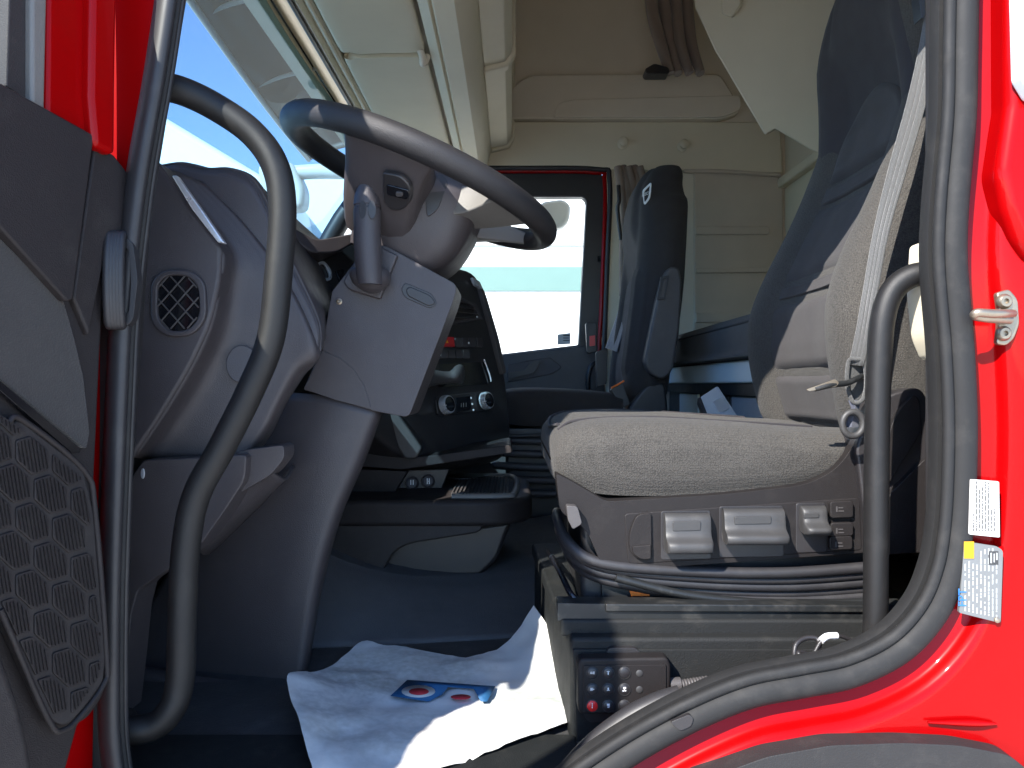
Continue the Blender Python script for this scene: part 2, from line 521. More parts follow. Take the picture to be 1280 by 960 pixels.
# long moulded locker face with rounded ends
lk = ext('locker_panel', FW, [(627, 148, 6), (637, 112, 14), (660, 93, 16), (900, 92, 8), (930, 140, 14), (900, 149, 10)], 0.05, 0.05, 'beiged', wr, bev=0.012)
ext('locker_grip', FW, [(692, 146, 3), (698, 128, 8), (720, 124, 4), (925, 119, 3), (928, 136, 10), (905, 146, 10)], 0.062, 0.02, 'beiged', lk, bev=0.008)
for (px, py) in ((778, 180), (853, 183)):
    hk = lathe('coat_hook', [(0, .022), (.006, .022), (.010, .012), (.024, .011), (.027, .018), (.036, .019), (.041, .013), (.0415, 0.001)], (0, -1, 0), P(px, py, FW - 0.02), 'beige', wr)
# brown cloth panel behind the passenger seat with its horizontal pressings
bp_ = ext('cloth_panel', FW, [(868, 213, 4), (972, 217, 12), (979, 235, 6), (979, 520), (868, 520)], 0.015, 0.03, 'brown', wr, bev=0.006)
ext('pressing', FW, [(870, 283, 3), (962, 283, 4), (962, 293, 4), (870, 293, 3)], 0.026, 0.014, 'brown', bp_, bev=0.004)
ext('pressing', FW, [(870, 335), (985, 334), (985, 340), (870, 341)], 0.03, 0.016, 'brown', bp_, bev=0.004)
ext('pressing', FW, [(870, 391), (985, 390), (985, 402), (870, 403)], 0.03, 0.016, 'brown', bp_, bev=0.004)
tube('rail', [P(855, 214, FW - .03), P(900, 214, FW - .03), P(976, 219, FW - .03)], 0.008, 'brown', wr, n=8)

wb_ = slab('wall_back', 1.12, 1.16, 0.0, FW + 0.05, -0.6, 1.85, 'beige'); struct(wb_)
slab('wall_moulding', 1.085, 1.12, 0.9, FW - .002, 0.80, 0.84, 'beige', wb_, bev=0.008)
cl = slab('ceiling', -0.62, 1.16, -0.02, FW + 0.06, 1.85, 1.90, 'beiged'); struct(cl)

# ================================================================== RED CAB BODY
body = thing('truck_cab', 'red lacquered truck cab body around the open driver door', 'truck', W(0.6, 0, -1.2))
seal_px = [(1203, -60), (1201, 60), (1199, 150), (1190, 255), (1188, 330), (1196, 430), (1200, 520), (1199, 600), (1195, 660),
           (1186, 712), (1164, 764), (1122, 810), (1062, 840), (1000, 853), (935, 866), (870, 892), (800, 929), (735, 972), (690, 1010)]
sealp = [P(x, y, 0.0) for x, y in seal_px]
seal_s = [V(p) for p in crom(sealp, 5)]
def off(path, d):
    out = []
    for i, p in enumerate(path):
        t = (path[min(i + 1, len(path) - 1)] - path[max(i - 1, 0)]).normalized()
        nn = V((-t.z, 0, t.x))          # outward: right / down when walking down the path
        out.append(p + nn * d)
    return out
# sanity of the outward side
if off(seal_s, 0.1)[5].x < seal_s[5].x:
    _o = off
    def off(path, d): return _o(path, -d)
def lift(path, y): return [V((p.x, y, p.z)) for p in path]
secs = [lift(off(seal_s, 0.006), 0.03), lift(off(seal_s, 0.008), 0.018), lift(off(seal_s, 0.016), 0.012), lift(off(seal_s, 0.034), 0.004), lift(off(seal_s, 0.042), 0.0),
        lift(off(seal_s, 0.047), -0.008), lift(off(seal_s, 0.054), -0.013), lift(off(seal_s, 0.075), -0.016), lift(off(seal_s, 0.16), -0.018), lift(off(seal_s, 0.42), -0.022)]
loft('side_panel', secs, 'red', body, sub=3, smooth_ring=False, caps=False, closed=False, angle=70)
tube('door_seal', [p + V((0, -0.004, 0)) for p in sealp], 0.0155, 'rubber', body, n=18, sub=6)
tube('seal_lip', [p + V((0, -0.010, 0)) for p in off(sealp, -0.019)], 0.0065, 'rubber', body, n=10, sub=6)
# inner edge of the opening behind the seal
loft('sill_trim', [lift(off(seal_s, -0.012), 0.006), lift(off(seal_s, -0.022), 0.006), lift(off(seal_s, -0.024), 0.012), lift(off(seal_s, -0.020), 0.03)], 'rubber', body, sub=1, smooth_ring=False, caps=False, closed=False, angle=50)
# dark step cover over the wheel arch
ext('wheel_arch_trim', YP(-0.03), [(800, 1010), (880, 975), (960, 946), (1040, 932), (1130, 929), (1200, 932), (1262, 944, 10), (1300, 975), (1420, 1060), (800, 1060)], 0.012, 0.05, 'arch', body, bev=0.006, r=12)
# recessed pressing that shows above the arch
tube('body_crease', [P(1160, 903, -0.021), P(1215, 904, -0.022), P(1245, 905, -0.021)], [0.0015, 0.004, 0.0015], 'red', body, n=10)
# outer corner post behind the striker
ext('corner_post', YP(-0.03), [(1262, -60), (1262, 130, 6), (1250, 215, 10), (1258, 262, 8), (1272, 300, 8), (1292, 330), (1400, 330), (1400, -60)], 0.0, 0.05, 'red', body, bev=0.014, seg=4)
ext('wind_deflector', YP(-0.05), [(1273, -60), (1277, 95, 4), (1292, 120), (1400, 120), (1400, -60)], 0.0, 0.02, 'bluegrey', body, bev=0.004)
# striker with its two screws and the loop the door closes on
SP = YP(-0.008)
st = ext('striker', SP, [(1246, 366, 4), (1262, 361, 4), (1273, 374, 6), (1275, 405, 6), (1268, 424, 6), (1258, 432, 4), (1246, 430, 4), (1249, 410, 4), (1249, 385, 4)], 0.01, 0.008, 'steel', body, bev=0.002)
for (px, py) in ((1254, 377), (1253, 417)):
    s_ = lathe('screw', [(0, .0085), (.003, .0085), (.006, .006), (.006, .003), (.003, .0028), (.003, .0005)], (0, -1, 0), SP.at(px, py, 0.0095), 'steel', st)
tube('striker_pin', [SP.at(1266, 392, .012), SP.at(1255, 392, .028), SP.at(1240, 392, .034), SP.at(1222, 391, .034), SP.at(1219, 395, .030), SP.at(1235, 398, .028), SP.at(1262, 400, .014)], 0.0048, 'steel', st, n=12)
# sticker and type plate
LP = YP(-0.0175)
lb = ext('information_label', LP, [(1213, 599, 2), (1249, 602, 2), (1250, 672, 2), (1211, 668, 2)], 0.003, 0.004, 'label', body, bev=0.0003)
rc = []
for k in range(8):
    x = 1217 + k * 3.7
    y = 664.0
    stop = 664 - (random.choice((26, 52, 60, 60, 44)) if k else 20)
    while y > stop:
        w = random.uniform(1.5, 7.5)
        rc.append((x - 0.65, y - w, x + 0.65, y)); y -= w + random.choice((0.8, 0.9, 1.4))
strokes('printed_text', LP, rc, 0.0034, 'ink', lb)
pt = ext('type_plate', LP, [(1206, 677, 2), (1246, 683, 2), (1254, 688, 4), (1251, 779, 3), (1199, 766, 2)], 0.003, 0.004, 'plate', body, bev=0.0003)
rc = []
for k in range(9):
    x = 1206.5 + k * 4.9
    y = 764.0 + k * 1.0
    stop = 704 - (12 if k > 3 else 0)
    while y > stop:
        w = random.uniform(1.6, 9.0)
        rc.append((x - 0.9, y - w, x + 0.9, y)); y -= w + random.choice((0.9, 1.1, 3.5, 6.0))
strokes('printed_text', LP, rc, 0.0034, 'platew', pt)
strokes('plate_emblem', LP, [(1236, 689, 1248, 706)], 0.0036, 'ink', pt)
strokes('emblem_print', LP, [(1238, 691, 1240, 704), (1242, 692, 1243.5, 703), (1245, 691, 1247, 700)], 0.0039, 'platew', pt)
text('blue_letters', 'FPT', LP, 1203.5, 747, 0.013, 'blue', pt, rot=R(90), h=0.0036)
strokes('yellow_tag', LP, [(1205, 677, 1217.5, 698)], 0.0042, 'yellow', body)
lathe('rivet', [(0, .0032), (.0015, .003), (.0025, .0015), (.0026, .0002)], (0, -1, 0), LP.at(1246, 775, .003), 'steel', pt, n=14)
# rear side wall and roof rail, seen from inside behind the driver's seat and from the yard
slab('side_wall', 0.63, 1.16, 0.052, 0.075, -0.75, 1.9, 'beige', body)
slab('side_skin', 0.74, 1.20, 0.0, 0.05, -0.75, 1.9, 'red', body)
slab('roof_rail', -0.62, 0.74, 0.0, 0.06, 0.66, 1.9, 'red', body)
slab('roof_rail_trim', -0.62, 0.63, 0.062, 0.085, 0.655, 1.88, 'beige', body)
ext('pillar_trim', YP(0.055), [(1162, 300, 4), (1172, 296), (1200, 296), (1200, 450), (1176, 448, 6), (1164, 420, 10), (1158, 360, 10)], 0.012, 0.05, 'beige', body, bev=0.006)
ext('inner_post', YP(0.05), [(1172, -60), (1200, -60), (1205, 880), (1140, 880), (1172, 760)], 0.0, 0.03, 'plasticb', body, bev=0.004)
slab('roof_skin', -0.70, 1.22, -0.02, FW + .1, 1.91, 1.95, 'red', body)
# front pillar: red outside, black rubber on the edge, all leaning back with the windscreen
ext('front_pillar', YP(0.03), [(180, -80), (214, -80), (180, 140), (152, 330), (142, 440), (132, 640), (130, 1010), (95, 1010), (112, 640), (128, 420), (140, 200), (150, 60)], 0.0, 0.02, 'red', body, bev=0.008, r=6)
ext('pillar_face', YP(0.02), [(134, -80), (212, -80), (190, 30), (168, 170), (152, 245), (138, 245), (136, 120)], 0.012, 0.02, 'red', body, bev=0.006, r=4)
fs_px = [(221, -80), (207, 20), (193, 110), (175, 210), (162, 310), (153, 400), (148, 500), (143, 620), (139, 740), (138, 860), (140, 930), (150, 1000)]
loft('pillar_seal', [[P(x - a, y, Yv) for x, y in fs_px] for a, Yv in ((17, .004), (13, -.014), (2, -.020), (-10, -.014), (-14, .004))][::1], 'rubberb', body, sub=3, smooth_ring=True, ringsub=4, caps=False, closed=False, angle=60)
tube('seal_bead', [P(x + 13, y, -0.004) for x, y in fs_px], 0.0038, 'rubber', body, n=10)
tube('seal_bead', [P(x + 17, y, 0.006) for x, y in fs_px], 0.0045, 'rubberb', body, n=10)
ext('pillar_inner', YP(0.06), [(214, -80), (236, -80), (208, 90), (190, 200), (178, 280), (156, 600), (148, 940), (144, 940), (146, 500), (164, 240)], 0.0, 0.02, 'plasticb', body, bev=0.006, r=6)
ext('front_quarter', YP(0.012), [(228, -80), (203, 90), (185, 200), (160, 400), (150, 600), (146, 1000), (-160, 1000), (-160, -200)], 0.0, 0.012, 'plasticb', body, bev=0.004)
# windscreen leaning back across the whole cab
ws_b0, ws_b1 = W(-1.0, 0.10, 0.20), W(-1.0, 2.20, 0.20)
ws_t0, ws_t1 = W(-0.525, 0.12, 0.91), W(-0.525, 2.18, 0.91)
ws_m0, ws_m1 = W(-0.75, 0.11, 0.60), W(-0.75, 2.19, 0.60)
def lerp(a, b, t): return V(a) * (1 - t) + V(b) * t
rows = []
for a, b in ((ws_b0, ws_b1), (ws_m0, ws_m1), (ws_t0, ws_t1)):
    rows.append([lerp(a, b, t) + V((-0.06 * (1 - (2 * t - 1) ** 2), 0, 0)) for t in (0, .25, .5, .75, 1)])
grid('windscreen', rows, 'screen', body, sub=4, solid=0.0)
tube('windscreen_pillar', [lerp(ws_b1, ws_b1, 0) + V((0, .02, -.2)), ws_m1 + V((.02, .02, 0)), ws_t1 + V((.02, .02, 0)), ws_t1 + V((.1, .02, .3))], 0.04, 'plasticb', body, n=10)
slab('front_wall', -1.10, -1.04, 0.06, FW, -0.9, 0.20, 'plasticb', body)
slab('toe_board', -0.66, -0.62, 0.06, FW, -0.52, 0.10, 'plasticb', body)
slab('cowl', -1.06, -0.60, 0.08, FW, 0.0, 0.04, 'plasticb', body)
slab('roof_front', -0.66, -0.622, 0.0, FW + .06, .94, 1.90, 'beige', body)
# smoked sun visor outside, above the windscreen
ov = thing('outer_sun_visor', 'smoked translucent outer sun visor above the windscreen, grey edged', 'sun visor', W(-1.0, 1.1, .9))
VZ = 0.95
vf = [PZ(238, -6, VZ), PZ(270, 44, VZ), PZ(345, 156, VZ - .03), PZ(362, 178, VZ - .03)]
def dirv(px0, py0, px1, py1, z): return PZ(px0, py0, z), PZ(px1, py1, z)
y_list = (0.35, 0.8, 1.3, 1.8, 2.25)
front_x, back_x = [-0.735, -0.762, -0.795, -0.822, -0.835], [-0.60] * 5
rows = [[W(x, y, VZ - .03) for x, y in zip(front_x, y_list)], [W(-.72, y, VZ + .015) for y in y_list], [W(x, y, VZ + .045) for x, y in zip(back_x, y_list)]]
grid('visor_sheet', rows, 'smoke', ov, sub=5, solid=0.004)
tube('visor_edge', [W(x, y, VZ - .03) for x, y in zip(front_x, y_list)], 0.010, 'mirror', ov, n=10)
for y in (0.62, 1.05, 1.5, 1.95):
    tube('visor_rib', [W(-.75 - .03 * y, y, VZ - .02), W(-.72, y, VZ + .008), W(-.605, y, VZ + .036)], 0.007, 'mirror', ov, n=8)
# ================================================================== OVERHEAD
HZ = 0.88
sh = thing('overhead_storage', 'cream overhead storage shelf with open lockers above the windscreen', 'shelf', W(-.15, 1.1, HZ))
# lining strip between windscreen and visors
def along(profile, ys, name, mt, parent, sub=1, angle=40, bev=0.0):
    return loft(name, [[W(x, y, z) for x, z in profile] for y in ys], mt, parent, sub=sub, smooth_ring=False, angle=angle, bev=bev)
Y0, Y1 = 0.09, FW - 0.005
along([(-.520, HZ + .03), (-.505, HZ + .00), (-.494, HZ - .005), (-.484, HZ + .01), (-.472, HZ - .004), (-.458, HZ + .002), (-.454, HZ + .25), (-.62, HZ + .25), (-.62, HZ + .11)], (Y0, Y1), 'lining_strip', 'beige', sh)
along([(-.455, HZ + .012), (-.225, HZ + .03), (-.215, HZ + .25), (-.5, HZ + .25)], (Y0, Y1), 'visor_tray', 'beiged', sh)
along([(-.215, HZ - .01), (-.19, HZ - .02), (-.185, HZ - .012), (-.178, HZ - .022), (-.13, HZ - .02), (-.10, HZ + .01), (-.085, HZ + .07), (-.088, HZ + .30), (-.215, HZ + .30)], (Y0, Y1), 'beam', 'beige', sh)
# locker fronts facing the cab: three frames with openings and the shelf behind them
for k, (a, b) in enumerate(((Y0 + .02, .70), (.74, 1.42), (1.46, Y1 - .03))):
    fr = along([(-.085, HZ + .075), (-.02, HZ + .09), (0.0, HZ + .12), (0.0, HZ + .16), (-.085, HZ + .16)], (a, b), 'locker_tray', 'beige', sh, bev=0.004)
    along([(-.085, HZ + .40), (-.005, HZ + .40), (0.0, HZ + .62), (-.085, HZ + .62)], (a, b), 'locker_lid', 'beige', sh, bev=0.006)
for y in (Y0, .70, 1.42, Y1 - .035):
    along([(-.085, HZ + .06), (-.01, HZ + .08), (0.012, HZ + .12), (0.012, HZ + .64), (-.085, HZ + .64)], (y, y + .04), 'locker_divider', 'beige', sh, bev=0.008)
slab('locker_back', -.60, -.40, Y0, Y1, HZ + .26, HZ + .90, 'beiged', sh)
slab('locker_roof', -.60, .012, Y0, Y1, HZ + .66, HZ + .96, 'beige', sh)
# two visors folded up, meeting at the middle clip
def visor(label, ya, yb):
    t = thing('sun_visor', label, 'sun visor', W(-.36, (ya + yb) / 2, HZ), 'folded sun visors above the windscreen')
    def sec(y, k):
        return [W(-.448 + k, y, HZ - .004), W(-.436 + k, y, HZ - .016), W(-.34, y, HZ - .014), W(-.245 - k * .3, y, HZ - .012), W(-.228 - k * .3, y, HZ - .002), W(-.245 - k * .3, y, HZ + .010), W(-.34, y, HZ + .010), W(-.436 + k, y, HZ + .008)]
    loft('visor_pad', [sec(ya, .03), sec(ya + .02, .008), sec(ya + .05, 0), sec((ya + yb) / 2, 0), sec(yb - .05, 0), sec(yb - .02, .008), sec(yb, .03)], 'visor', t, sub=3, ringsub=4, angle=60)
    return t
v1 = visor('cream vinyl sun visor folded up, the nearer of the two', 0.14, 1.12)
v2 = visor('cream vinyl sun visor folded up, the farther of the two, reaching the passenger side', 1.145, 2.16)
tube('pivot_clip', [W(-.245, 1.10, HZ + .005), W(-.236, 1.13, HZ - .018), W(-.236, 1.15, HZ - .03), W(-.225, 1.16, HZ - .004)], 0.009, 'beiged', v2, n=10)
tube('blind_cord', [W(-.464, y, HZ - .010 + .004 * math.sin(9 * y)) for y in (.2, .6, 1.0, 1.4, 1.8, 2.2)], 0.005, 'visor', sh, n=8)
tube('blind_cord', [W(-.508, y, HZ - .004) for y in (.2, .6, 1.0, 1.4, 1.8, 2.2)], 0.006, 'plasticb', sh, n=8)
# folded upper bunk and the curtain bundled beside it
ub = thing('upper_bunk', 'beige folded upper bunk board slanting behind the driver seat', 'bunk', W(.8, 1.5, .6))
UP = Plane(P(950, 100, 1.45), (-.42, -.85, -.28))
ext('bunk_board', UP, [(866, -90), (868, 8), (893, 62), (956, 169, 3), (969, 161, 3), (1014, 188), (1180, 260), (1180, -90)], 0.0, 0.05, 'beige', ub, bev=0.006)
ext('bunk_catch', UP, [(903, -40), (926, -40), (926, 6, 3), (915, 21, 3), (902, 18, 4)], 0.03, 0.03, 'beige', ub, bev=0.005)
cu = thing('sleeper_curtain', 'taupe cloth curtain bundled at the top beside the folded bunk', 'curtain', W(.6, 1.9, 1.0), 'curtains of the sleeper')
ys_ = 1.95
for k, (xa, xb, xc) in enumerate(((812, 826, 838), (828, 838, 848), (842, 850, 862), (856, 864, 876))):
    tube('curtain_fold', [P(xa, -50, ys_ + .02 * (k % 2)), P(xa + 3, 10, ys_), P(xb, 55, ys_ + .02 * (k % 2)), P(xc, 92, ys_)], [.034, .032, .030, .022], 'curtain', cu, n=12, flat=.7)
ext('tie_band', ys_ - .03, [(806, 86, 3), (818, 79, 3), (836, 84, 3), (837, 92, 3), (808, 92, 3)], 0.0, 0.06, 'plasticb', cu, bev=0.008)

# ================================================================== DRIVER DOOR, OPEN TOWARDS THE LENS
HN = V((0.966, -0.259, 0.0)).normalized()           # the way the inner face looks
DPL = Plane(P(142, 480, -0.015), HN)
dn = HN
ddir = V((-0.259, -0.966, 0.0))                      # from hinge to free edge
def DP(t, z, h=0.0):
    return DPL.o + ddir * t + V((0, 0, z)) + dn * h
door = thing('cab_door', 'open driver door with dark lining, honeycomb speaker grille and red window frame', 'door', DP(0.4, -1.0))
# lining: main panel seen edge-on from the hinge side
ext('door_lining', DPL, [(-420, 70), (-60, 70), (0, 101), (118, 166, 4), (124, 172, 3), (140, 196), (165, 222, 6), (164, 235, 6), (160, 290), (150, 300), (134, 330), (128, 430), (122, 560), (118, 640), (131, 820), (133, 868, 12), (112, 898, 10), (100, 905), (85, 960), (60, 1010), (-420, 1500)], 0.0, 0.035, 'doorpl', door, bev=0.006)
ext('upper_lining', DPL, [(-420, -30), (-60, 68), (0, 103), (117, 168, 3), (118, 175), (92, 375, 3), (84, 377, 3), (0, 284), (-420, 0)], 0.016, 0.014, 'doorpl', door, bev=0.004)
ext('padded_insert', DPL, [(-300, 40), (0, 298), (80, 378), (92, 420), (104, 470), (112, 540), (108, 562, 5), (0, 474), (-300, 260)], 0.006, 0.01, 'insert', door, bev=0.004)
ext('groove', DPL, [(-300, 270), (0, 476), (100, 560, 3), (101, 566, 3), (90, 566), (0, 488), (-300, 290)], 0.009, 0.006, 'gloss', door, bev=0.001)
# speaker grille with its honeycomb of ribbed cells
GH = 0.014
gr = ext('speaker_grille', DPL, [(-200, 480), (10, 530, 10), (26, 524, 10), (105, 586, 8), (118, 640, 10), (133, 822, 12), (130, 852, 8), (102, 890, 12), (82, 910, 16), (62, 900, 18), (0, 765), (-200, 420)], GH, 0.012, 'doorpld', door, bev=0.003)
tube('grille_rim', [DPL.at(x, y, GH) for x, y in ((10, 529), (28, 525), (105, 588), (119, 642), (133, 820), (130, 854), (102, 893), (80, 912), (60, 899), (0, 762))], 0.003, 'doorpl', gr, n=8, sub=5)
hexb = None
def inside(poly, x, y):
    c = False
    for i in range(len(poly)):
        (x1, y1), (x2, y2) = poly[i - 1], poly[i]
        if (y1 > y) != (y2 > y) and x < (x2 - x1) * (y - y1) / (y2 - y1) + x1: c = not c
    return c
gpoly = [(-60, 480), (24, 533), (100, 594), (113, 645), (127, 822), (123, 848), (98, 886), (82, 901), (68, 893), (2, 752), (-60, 610)]
cols_ = 0
def clip(poly, conv):
    """keep the part of poly inside the convex outline conv"""
    cx = sum(p[0] for p in conv) / len(conv); cy = sum(p[1] for p in conv) / len(conv)
    for i in range(len(conv)):
        (x1, y1), (x2, y2) = conv[i - 1], conv[i]
        side = lambda p: (x2 - x1) * (p[1] - y1) - (y2 - y1) * (p[0] - x1)
        sg = 1 if side((cx, cy)) > 0 else -1
        out = []
        for k in range(len(poly)):
            p, q = poly[k - 1], poly[k]
            dp, dq = side(p) * sg, side(q) * sg
            if (dp >= 0) != (dq >= 0):
                t = dp / (dp - dq)
                out.append((p[0] + (q[0] - p[0]) * t, p[1] + (q[1] - p[1]) * t))
            if dq >= 0: out.append(q)
        poly = out
        if len(poly) < 3: return []
    return poly
def hexcell(cx, cy, w, h):
    shp = [(cx + x * w, cy + y * h + x * w * .30) for x, y in ((0, -.5), (.5, -.25), (.5, .25), (0, .5), (-.5, .25), (-.5, -.25))]
    shp = clip(shp, gpoly)
    if len(shp) < 3 or max(p[0] for p in shp) - min(p[0] for p in shp) < 9 or max(p[1] for p in shp) - min(p[1] for p in shp) < 9: return
    cl_ = [shp[0]]
    for p in shp[1:]:
        if abs(p[0] - cl_[-1][0]) + abs(p[1] - cl_[-1][1]) > 1.5: cl_.append(p)
    shp = cl_
    if len(shp) < 3: return
    c = ext('grille_cell', DPL, shp, GH + .0022, .006, 'doorpl', gr, bev=0.0012, r=3)
    # ribs of the cell, pressed a little proud
    vs, fs = [], []
    x = cx - w * .42
    while x < cx + w * .42:
        lo = [cy + q for q in np.linspace(-h * .46, h * .46, 24) if inside(shp, x + (q * .16), cy + q)]
        if len(lo) > 3:
            a, b = lo[1], lo[-2]
            k = len(vs)
            for yy in (a, b):
                for dx, hh in ((0, .0021), (.9, .0038), (1.8, .0021)):
                    vs.append(DPL.at(x + dx + (yy - cy) * .16, yy, GH + hh))
            fs += [[k, k + 1, k + 4, k + 3], [k + 1, k + 2, k + 5, k + 4]]
        x += 4.6
    if vs: mesh('ribs', vs, fs, 'doorpld', c)
for j in range(-3, 11):
    for i in range(-3, 5):
        hexcell(18 + i * 46 + (j % 2) * 23, 520 + j * 42 + (i * 46 + (j % 2) * 23) * .30, 40, 50)
# lower pocket edge, hinge end cap, cable boot
ext('map_pocket', DPL, [(-200, 500), (0, 800), (28, 880), (40, 930), (52, 1010), (-200, 1300)], 0.030, 0.03, 'doorpld', door, bev=0.01)
ext('hinge_cap', DPL, [(118, 186, 3), (142, 192, 5), (165, 222, 6), (164, 300), (158, 320), (132, 320), (112, 420), (92, 372)], 0.008, 0.02, 'doorpl', door, bev=0.006)
bt = thing('cable_boot', 'ribbed black rubber cable boot between the open door and pillar', 'cable boot', P(150, 400, -.01))
cx_, cy_ = 150, 350
for k in range(5):
    xk = 137 + k * 4.0
    tube('bellow_rib', [P(xk + 6.5 * math.cos(a) * .5, cy_ + 57 * math.sin(a), -.028 + .012 * math.cos(a) + .002 * k) for a in np.linspace(0, 2 * math.pi, 20, endpoint=False)], 0.0048, 'rubberb', bt, n=10, sub=2, closed=True)
loft('boot_core', [[P(xk + 4 * math.cos(a), cy_ + 55 * math.sin(a), -.022 + .012 * math.cos(a)) for a in np.linspace(0, 2 * math.pi, 20, endpoint=False)] for xk in (136, 146, 155)], 'rubberb', bt, sub=1, ringsub=2)
ring('boot_flange', YP(-0.022), [(x, y) for x, y in fillet([(152, 296), (166, 302), (172, 350), (166, 402), (152, 410), (148, 350)], 8)], [(x, y) for x, y in fillet([(154, 308), (161, 313), (164, 350), (161, 390), (154, 396), (153, 350)], 5)], 0.0, 0.012, 'rubberb', bt, bev=0.002)
# red outer skin and window frame
ext('door_skin', DPL, [(-420, 90), (-60, 95), (0, 110), (134, 200), (131, 420), (125, 640), (112, 700), (119, 890), (117, 1010), (-420, 1600)], -0.036, 0.012, 'red', door, bev=0.004)
ext('window_post', DPL, [(60, -90), (150, -90), (146, 60), (145, 194), (118, 182), (58, 148)], 0.008, 0.035, 'red', door, bev=0.006, seg=4)
ext('post_edge', DPL, [(117, -90), (150, -90), (147, 60), (145, 195), (119, 182), (114, 120)], 0.020, 0.02, 'red', door, bev=0.007, seg=4)
ext('glass_channel', DPL, [(40, -90), (62, -90), (57, 140), (40, 128)], 0.010, 0.03, 'satin', door, bev=0.004)
ext('glass_run', DPL, [(14, -90), (44, -90), (38, 128), (8, 108)], 0.002, 0.02, 'doorpld', door, bev=0.002)
def dbox(name, t0, t1, z0, z1, h0, h1, mt):
    vs = [DP(t, z, h) for z in (z0, z1) for h in (h0, h1) for t in (t0, t1)]
    return mesh(name, vs, [[0, 2, 3, 1], [4, 5, 7, 6], [0, 1, 5, 4], [2, 6, 7, 3], [0, 4, 6, 2], [1, 3, 7, 5]], mt, door, bev=0.008)
dbox('door_shell', 0.0, 0.96, -.85, .20, -.06, -.037, 'red')
dbox('window_rail', 0.0, 0.96, 0.66, 0.74, -.035, .0, 'red')
dbox('rear_window_post', 0.86, 0.96, 0.22, 0.66, -.035, .0, 'red')
gz = mesh('door_glass', [DP(.11, .22, -.012), DP(.86, .22, -.012), DP(.86, .66, -.012), DP(.11, .66, -.012)], [[0, 1, 2, 3]], 'glass', door)

# ================================================================== FRONT GRAB HANDLE
hp = [(188, 106, .03), (225, 113, .04), (268, 133, .05), (314, 165, .055), (343, 205, .055), (353, 258, .055), (348, 345, .055), (338, 425, .055), (312, 490, .055), (278, 558, .055), (246, 618, .055), (233, 680, .055), (228, 760, .055), (225, 850, .055), (213, 888, .05), (188, 909, .045), (140, 914, .035)]
h1 = thing('grab_handle', 'long black bent grab handle on the front pillar before the dashboard', 'grab handle', P(145, 914, .035), 'grab handles at the door opening')
tube('bar', [P(*p) for p in hp], 0.0168, 'handle', h1, n=22, sub=7)
for (px, py, Y) in ((158, 913, .044),):
    lathe('end_flange', [(0, .026), (.006, .025), (.012, .018)], (1, -.1, 0), P(px - 6, py, Y), 'handle', h1)
# ================================================================== REAR GRAB HANDLE
h2 = thing('grab_handle', 'straight vertical grab handle on the rear post beside the driver seat', 'grab handle', P(1094, 826, .06), 'grab handles at the door opening')
hp2 = [(1196, 342, .045), (1165, 342, .05), (1140, 345, .055), (1117, 362, .06), (1104, 395, .06), (1099, 450, .06), (1096, 560, .06), (1095, 700, .06), (1094, 826, .06)]
tube('bar', [P(*p) for p in hp2], 0.0145, 'handle', h2, n=20, sub=7)
lathe('end_flange', [(0, .030), (.006, .029), (.010, .022)], (0, 0, 1), P(1094, 836, .06), 'handle', h2)

# ================================================================== DASHBOARD
da = thing('dashboard', 'dark grey wraparound dashboard with centre console facing the driver seat', 'dashboard', W(-.6, 1.0, -.4))
ext('end_panel', 0.13, [(120, 190), (192, 198, 4), (234, 256, 6), (277, 310, 6), (275, 350, 14), (263, 405, 20), (238, 458, 20), (204, 515, 20), (165, 573, 3), (120, 580)], 0.0, 0.10, 'plastic', da, bev=0.006, seg=4)
loft('dash_body', [[W(x, y, z) for x, z in ((-.98, .18), (-.72, .20), (-.50, .18), (-.43, .12), (-.41, .0), (-.46, -.18), (-.61, -.28), (-.64, -.1), (-.9, .05))] for y in (.43, .8, 1.3, 1.8, 2.2)], 'plasticb', da, sub=1, ringsub=3, angle=60)
# rounded shoulder running from the end panel to the fascia
A_ = [(200, 206), (236, 256), (277, 310), (275, 352), (264, 405), (240, 458), (206, 515), (168, 572)]
grid('end_shoulder', [[P(x, y, .135) for x, y in A_],
    [P(x, y, .175) for x, y in ((212, 212), (252, 262), (292, 318), (292, 362), (282, 418), (258, 470), (226, 522), (186, 574))],
    [P(x, y, .185) for x, y in ((226, 216), (272, 268), (318, 330), (325, 380), (315, 430), (296, 480), (268, 528), (232, 574))],
    [P(x, y, .190) for x, y in ((240, 222), (292, 276), (344, 345), (368, 405), (352, 450), (335, 490), (316, 530), (290, 572))],
    [P(x, y, .20) for x, y in ((252, 226), (308, 282), (362, 356), (397, 438), (374, 462), (352, 500), (332, 540), (308, 572))],
    [P(x, y, .26) for x, y in ((262, 226), (316, 282), (368, 356), (401, 436), (380, 470), (358, 505), (338, 545), (314, 576))]], 'plastic', da, sub=5, solid=0.006)
ext('chrome_strip', 0.128, [(214, 219), (221, 219), (252, 262), (281, 304), (272, 303), (240, 262)], 0.012, 0.01, 'silver', da, bev=0.002)
disc('round_cap', P(302, 455, .176), (.15, -1, .05), .021, .004, 'plastic', da, bev=0.0015, ry=.026)
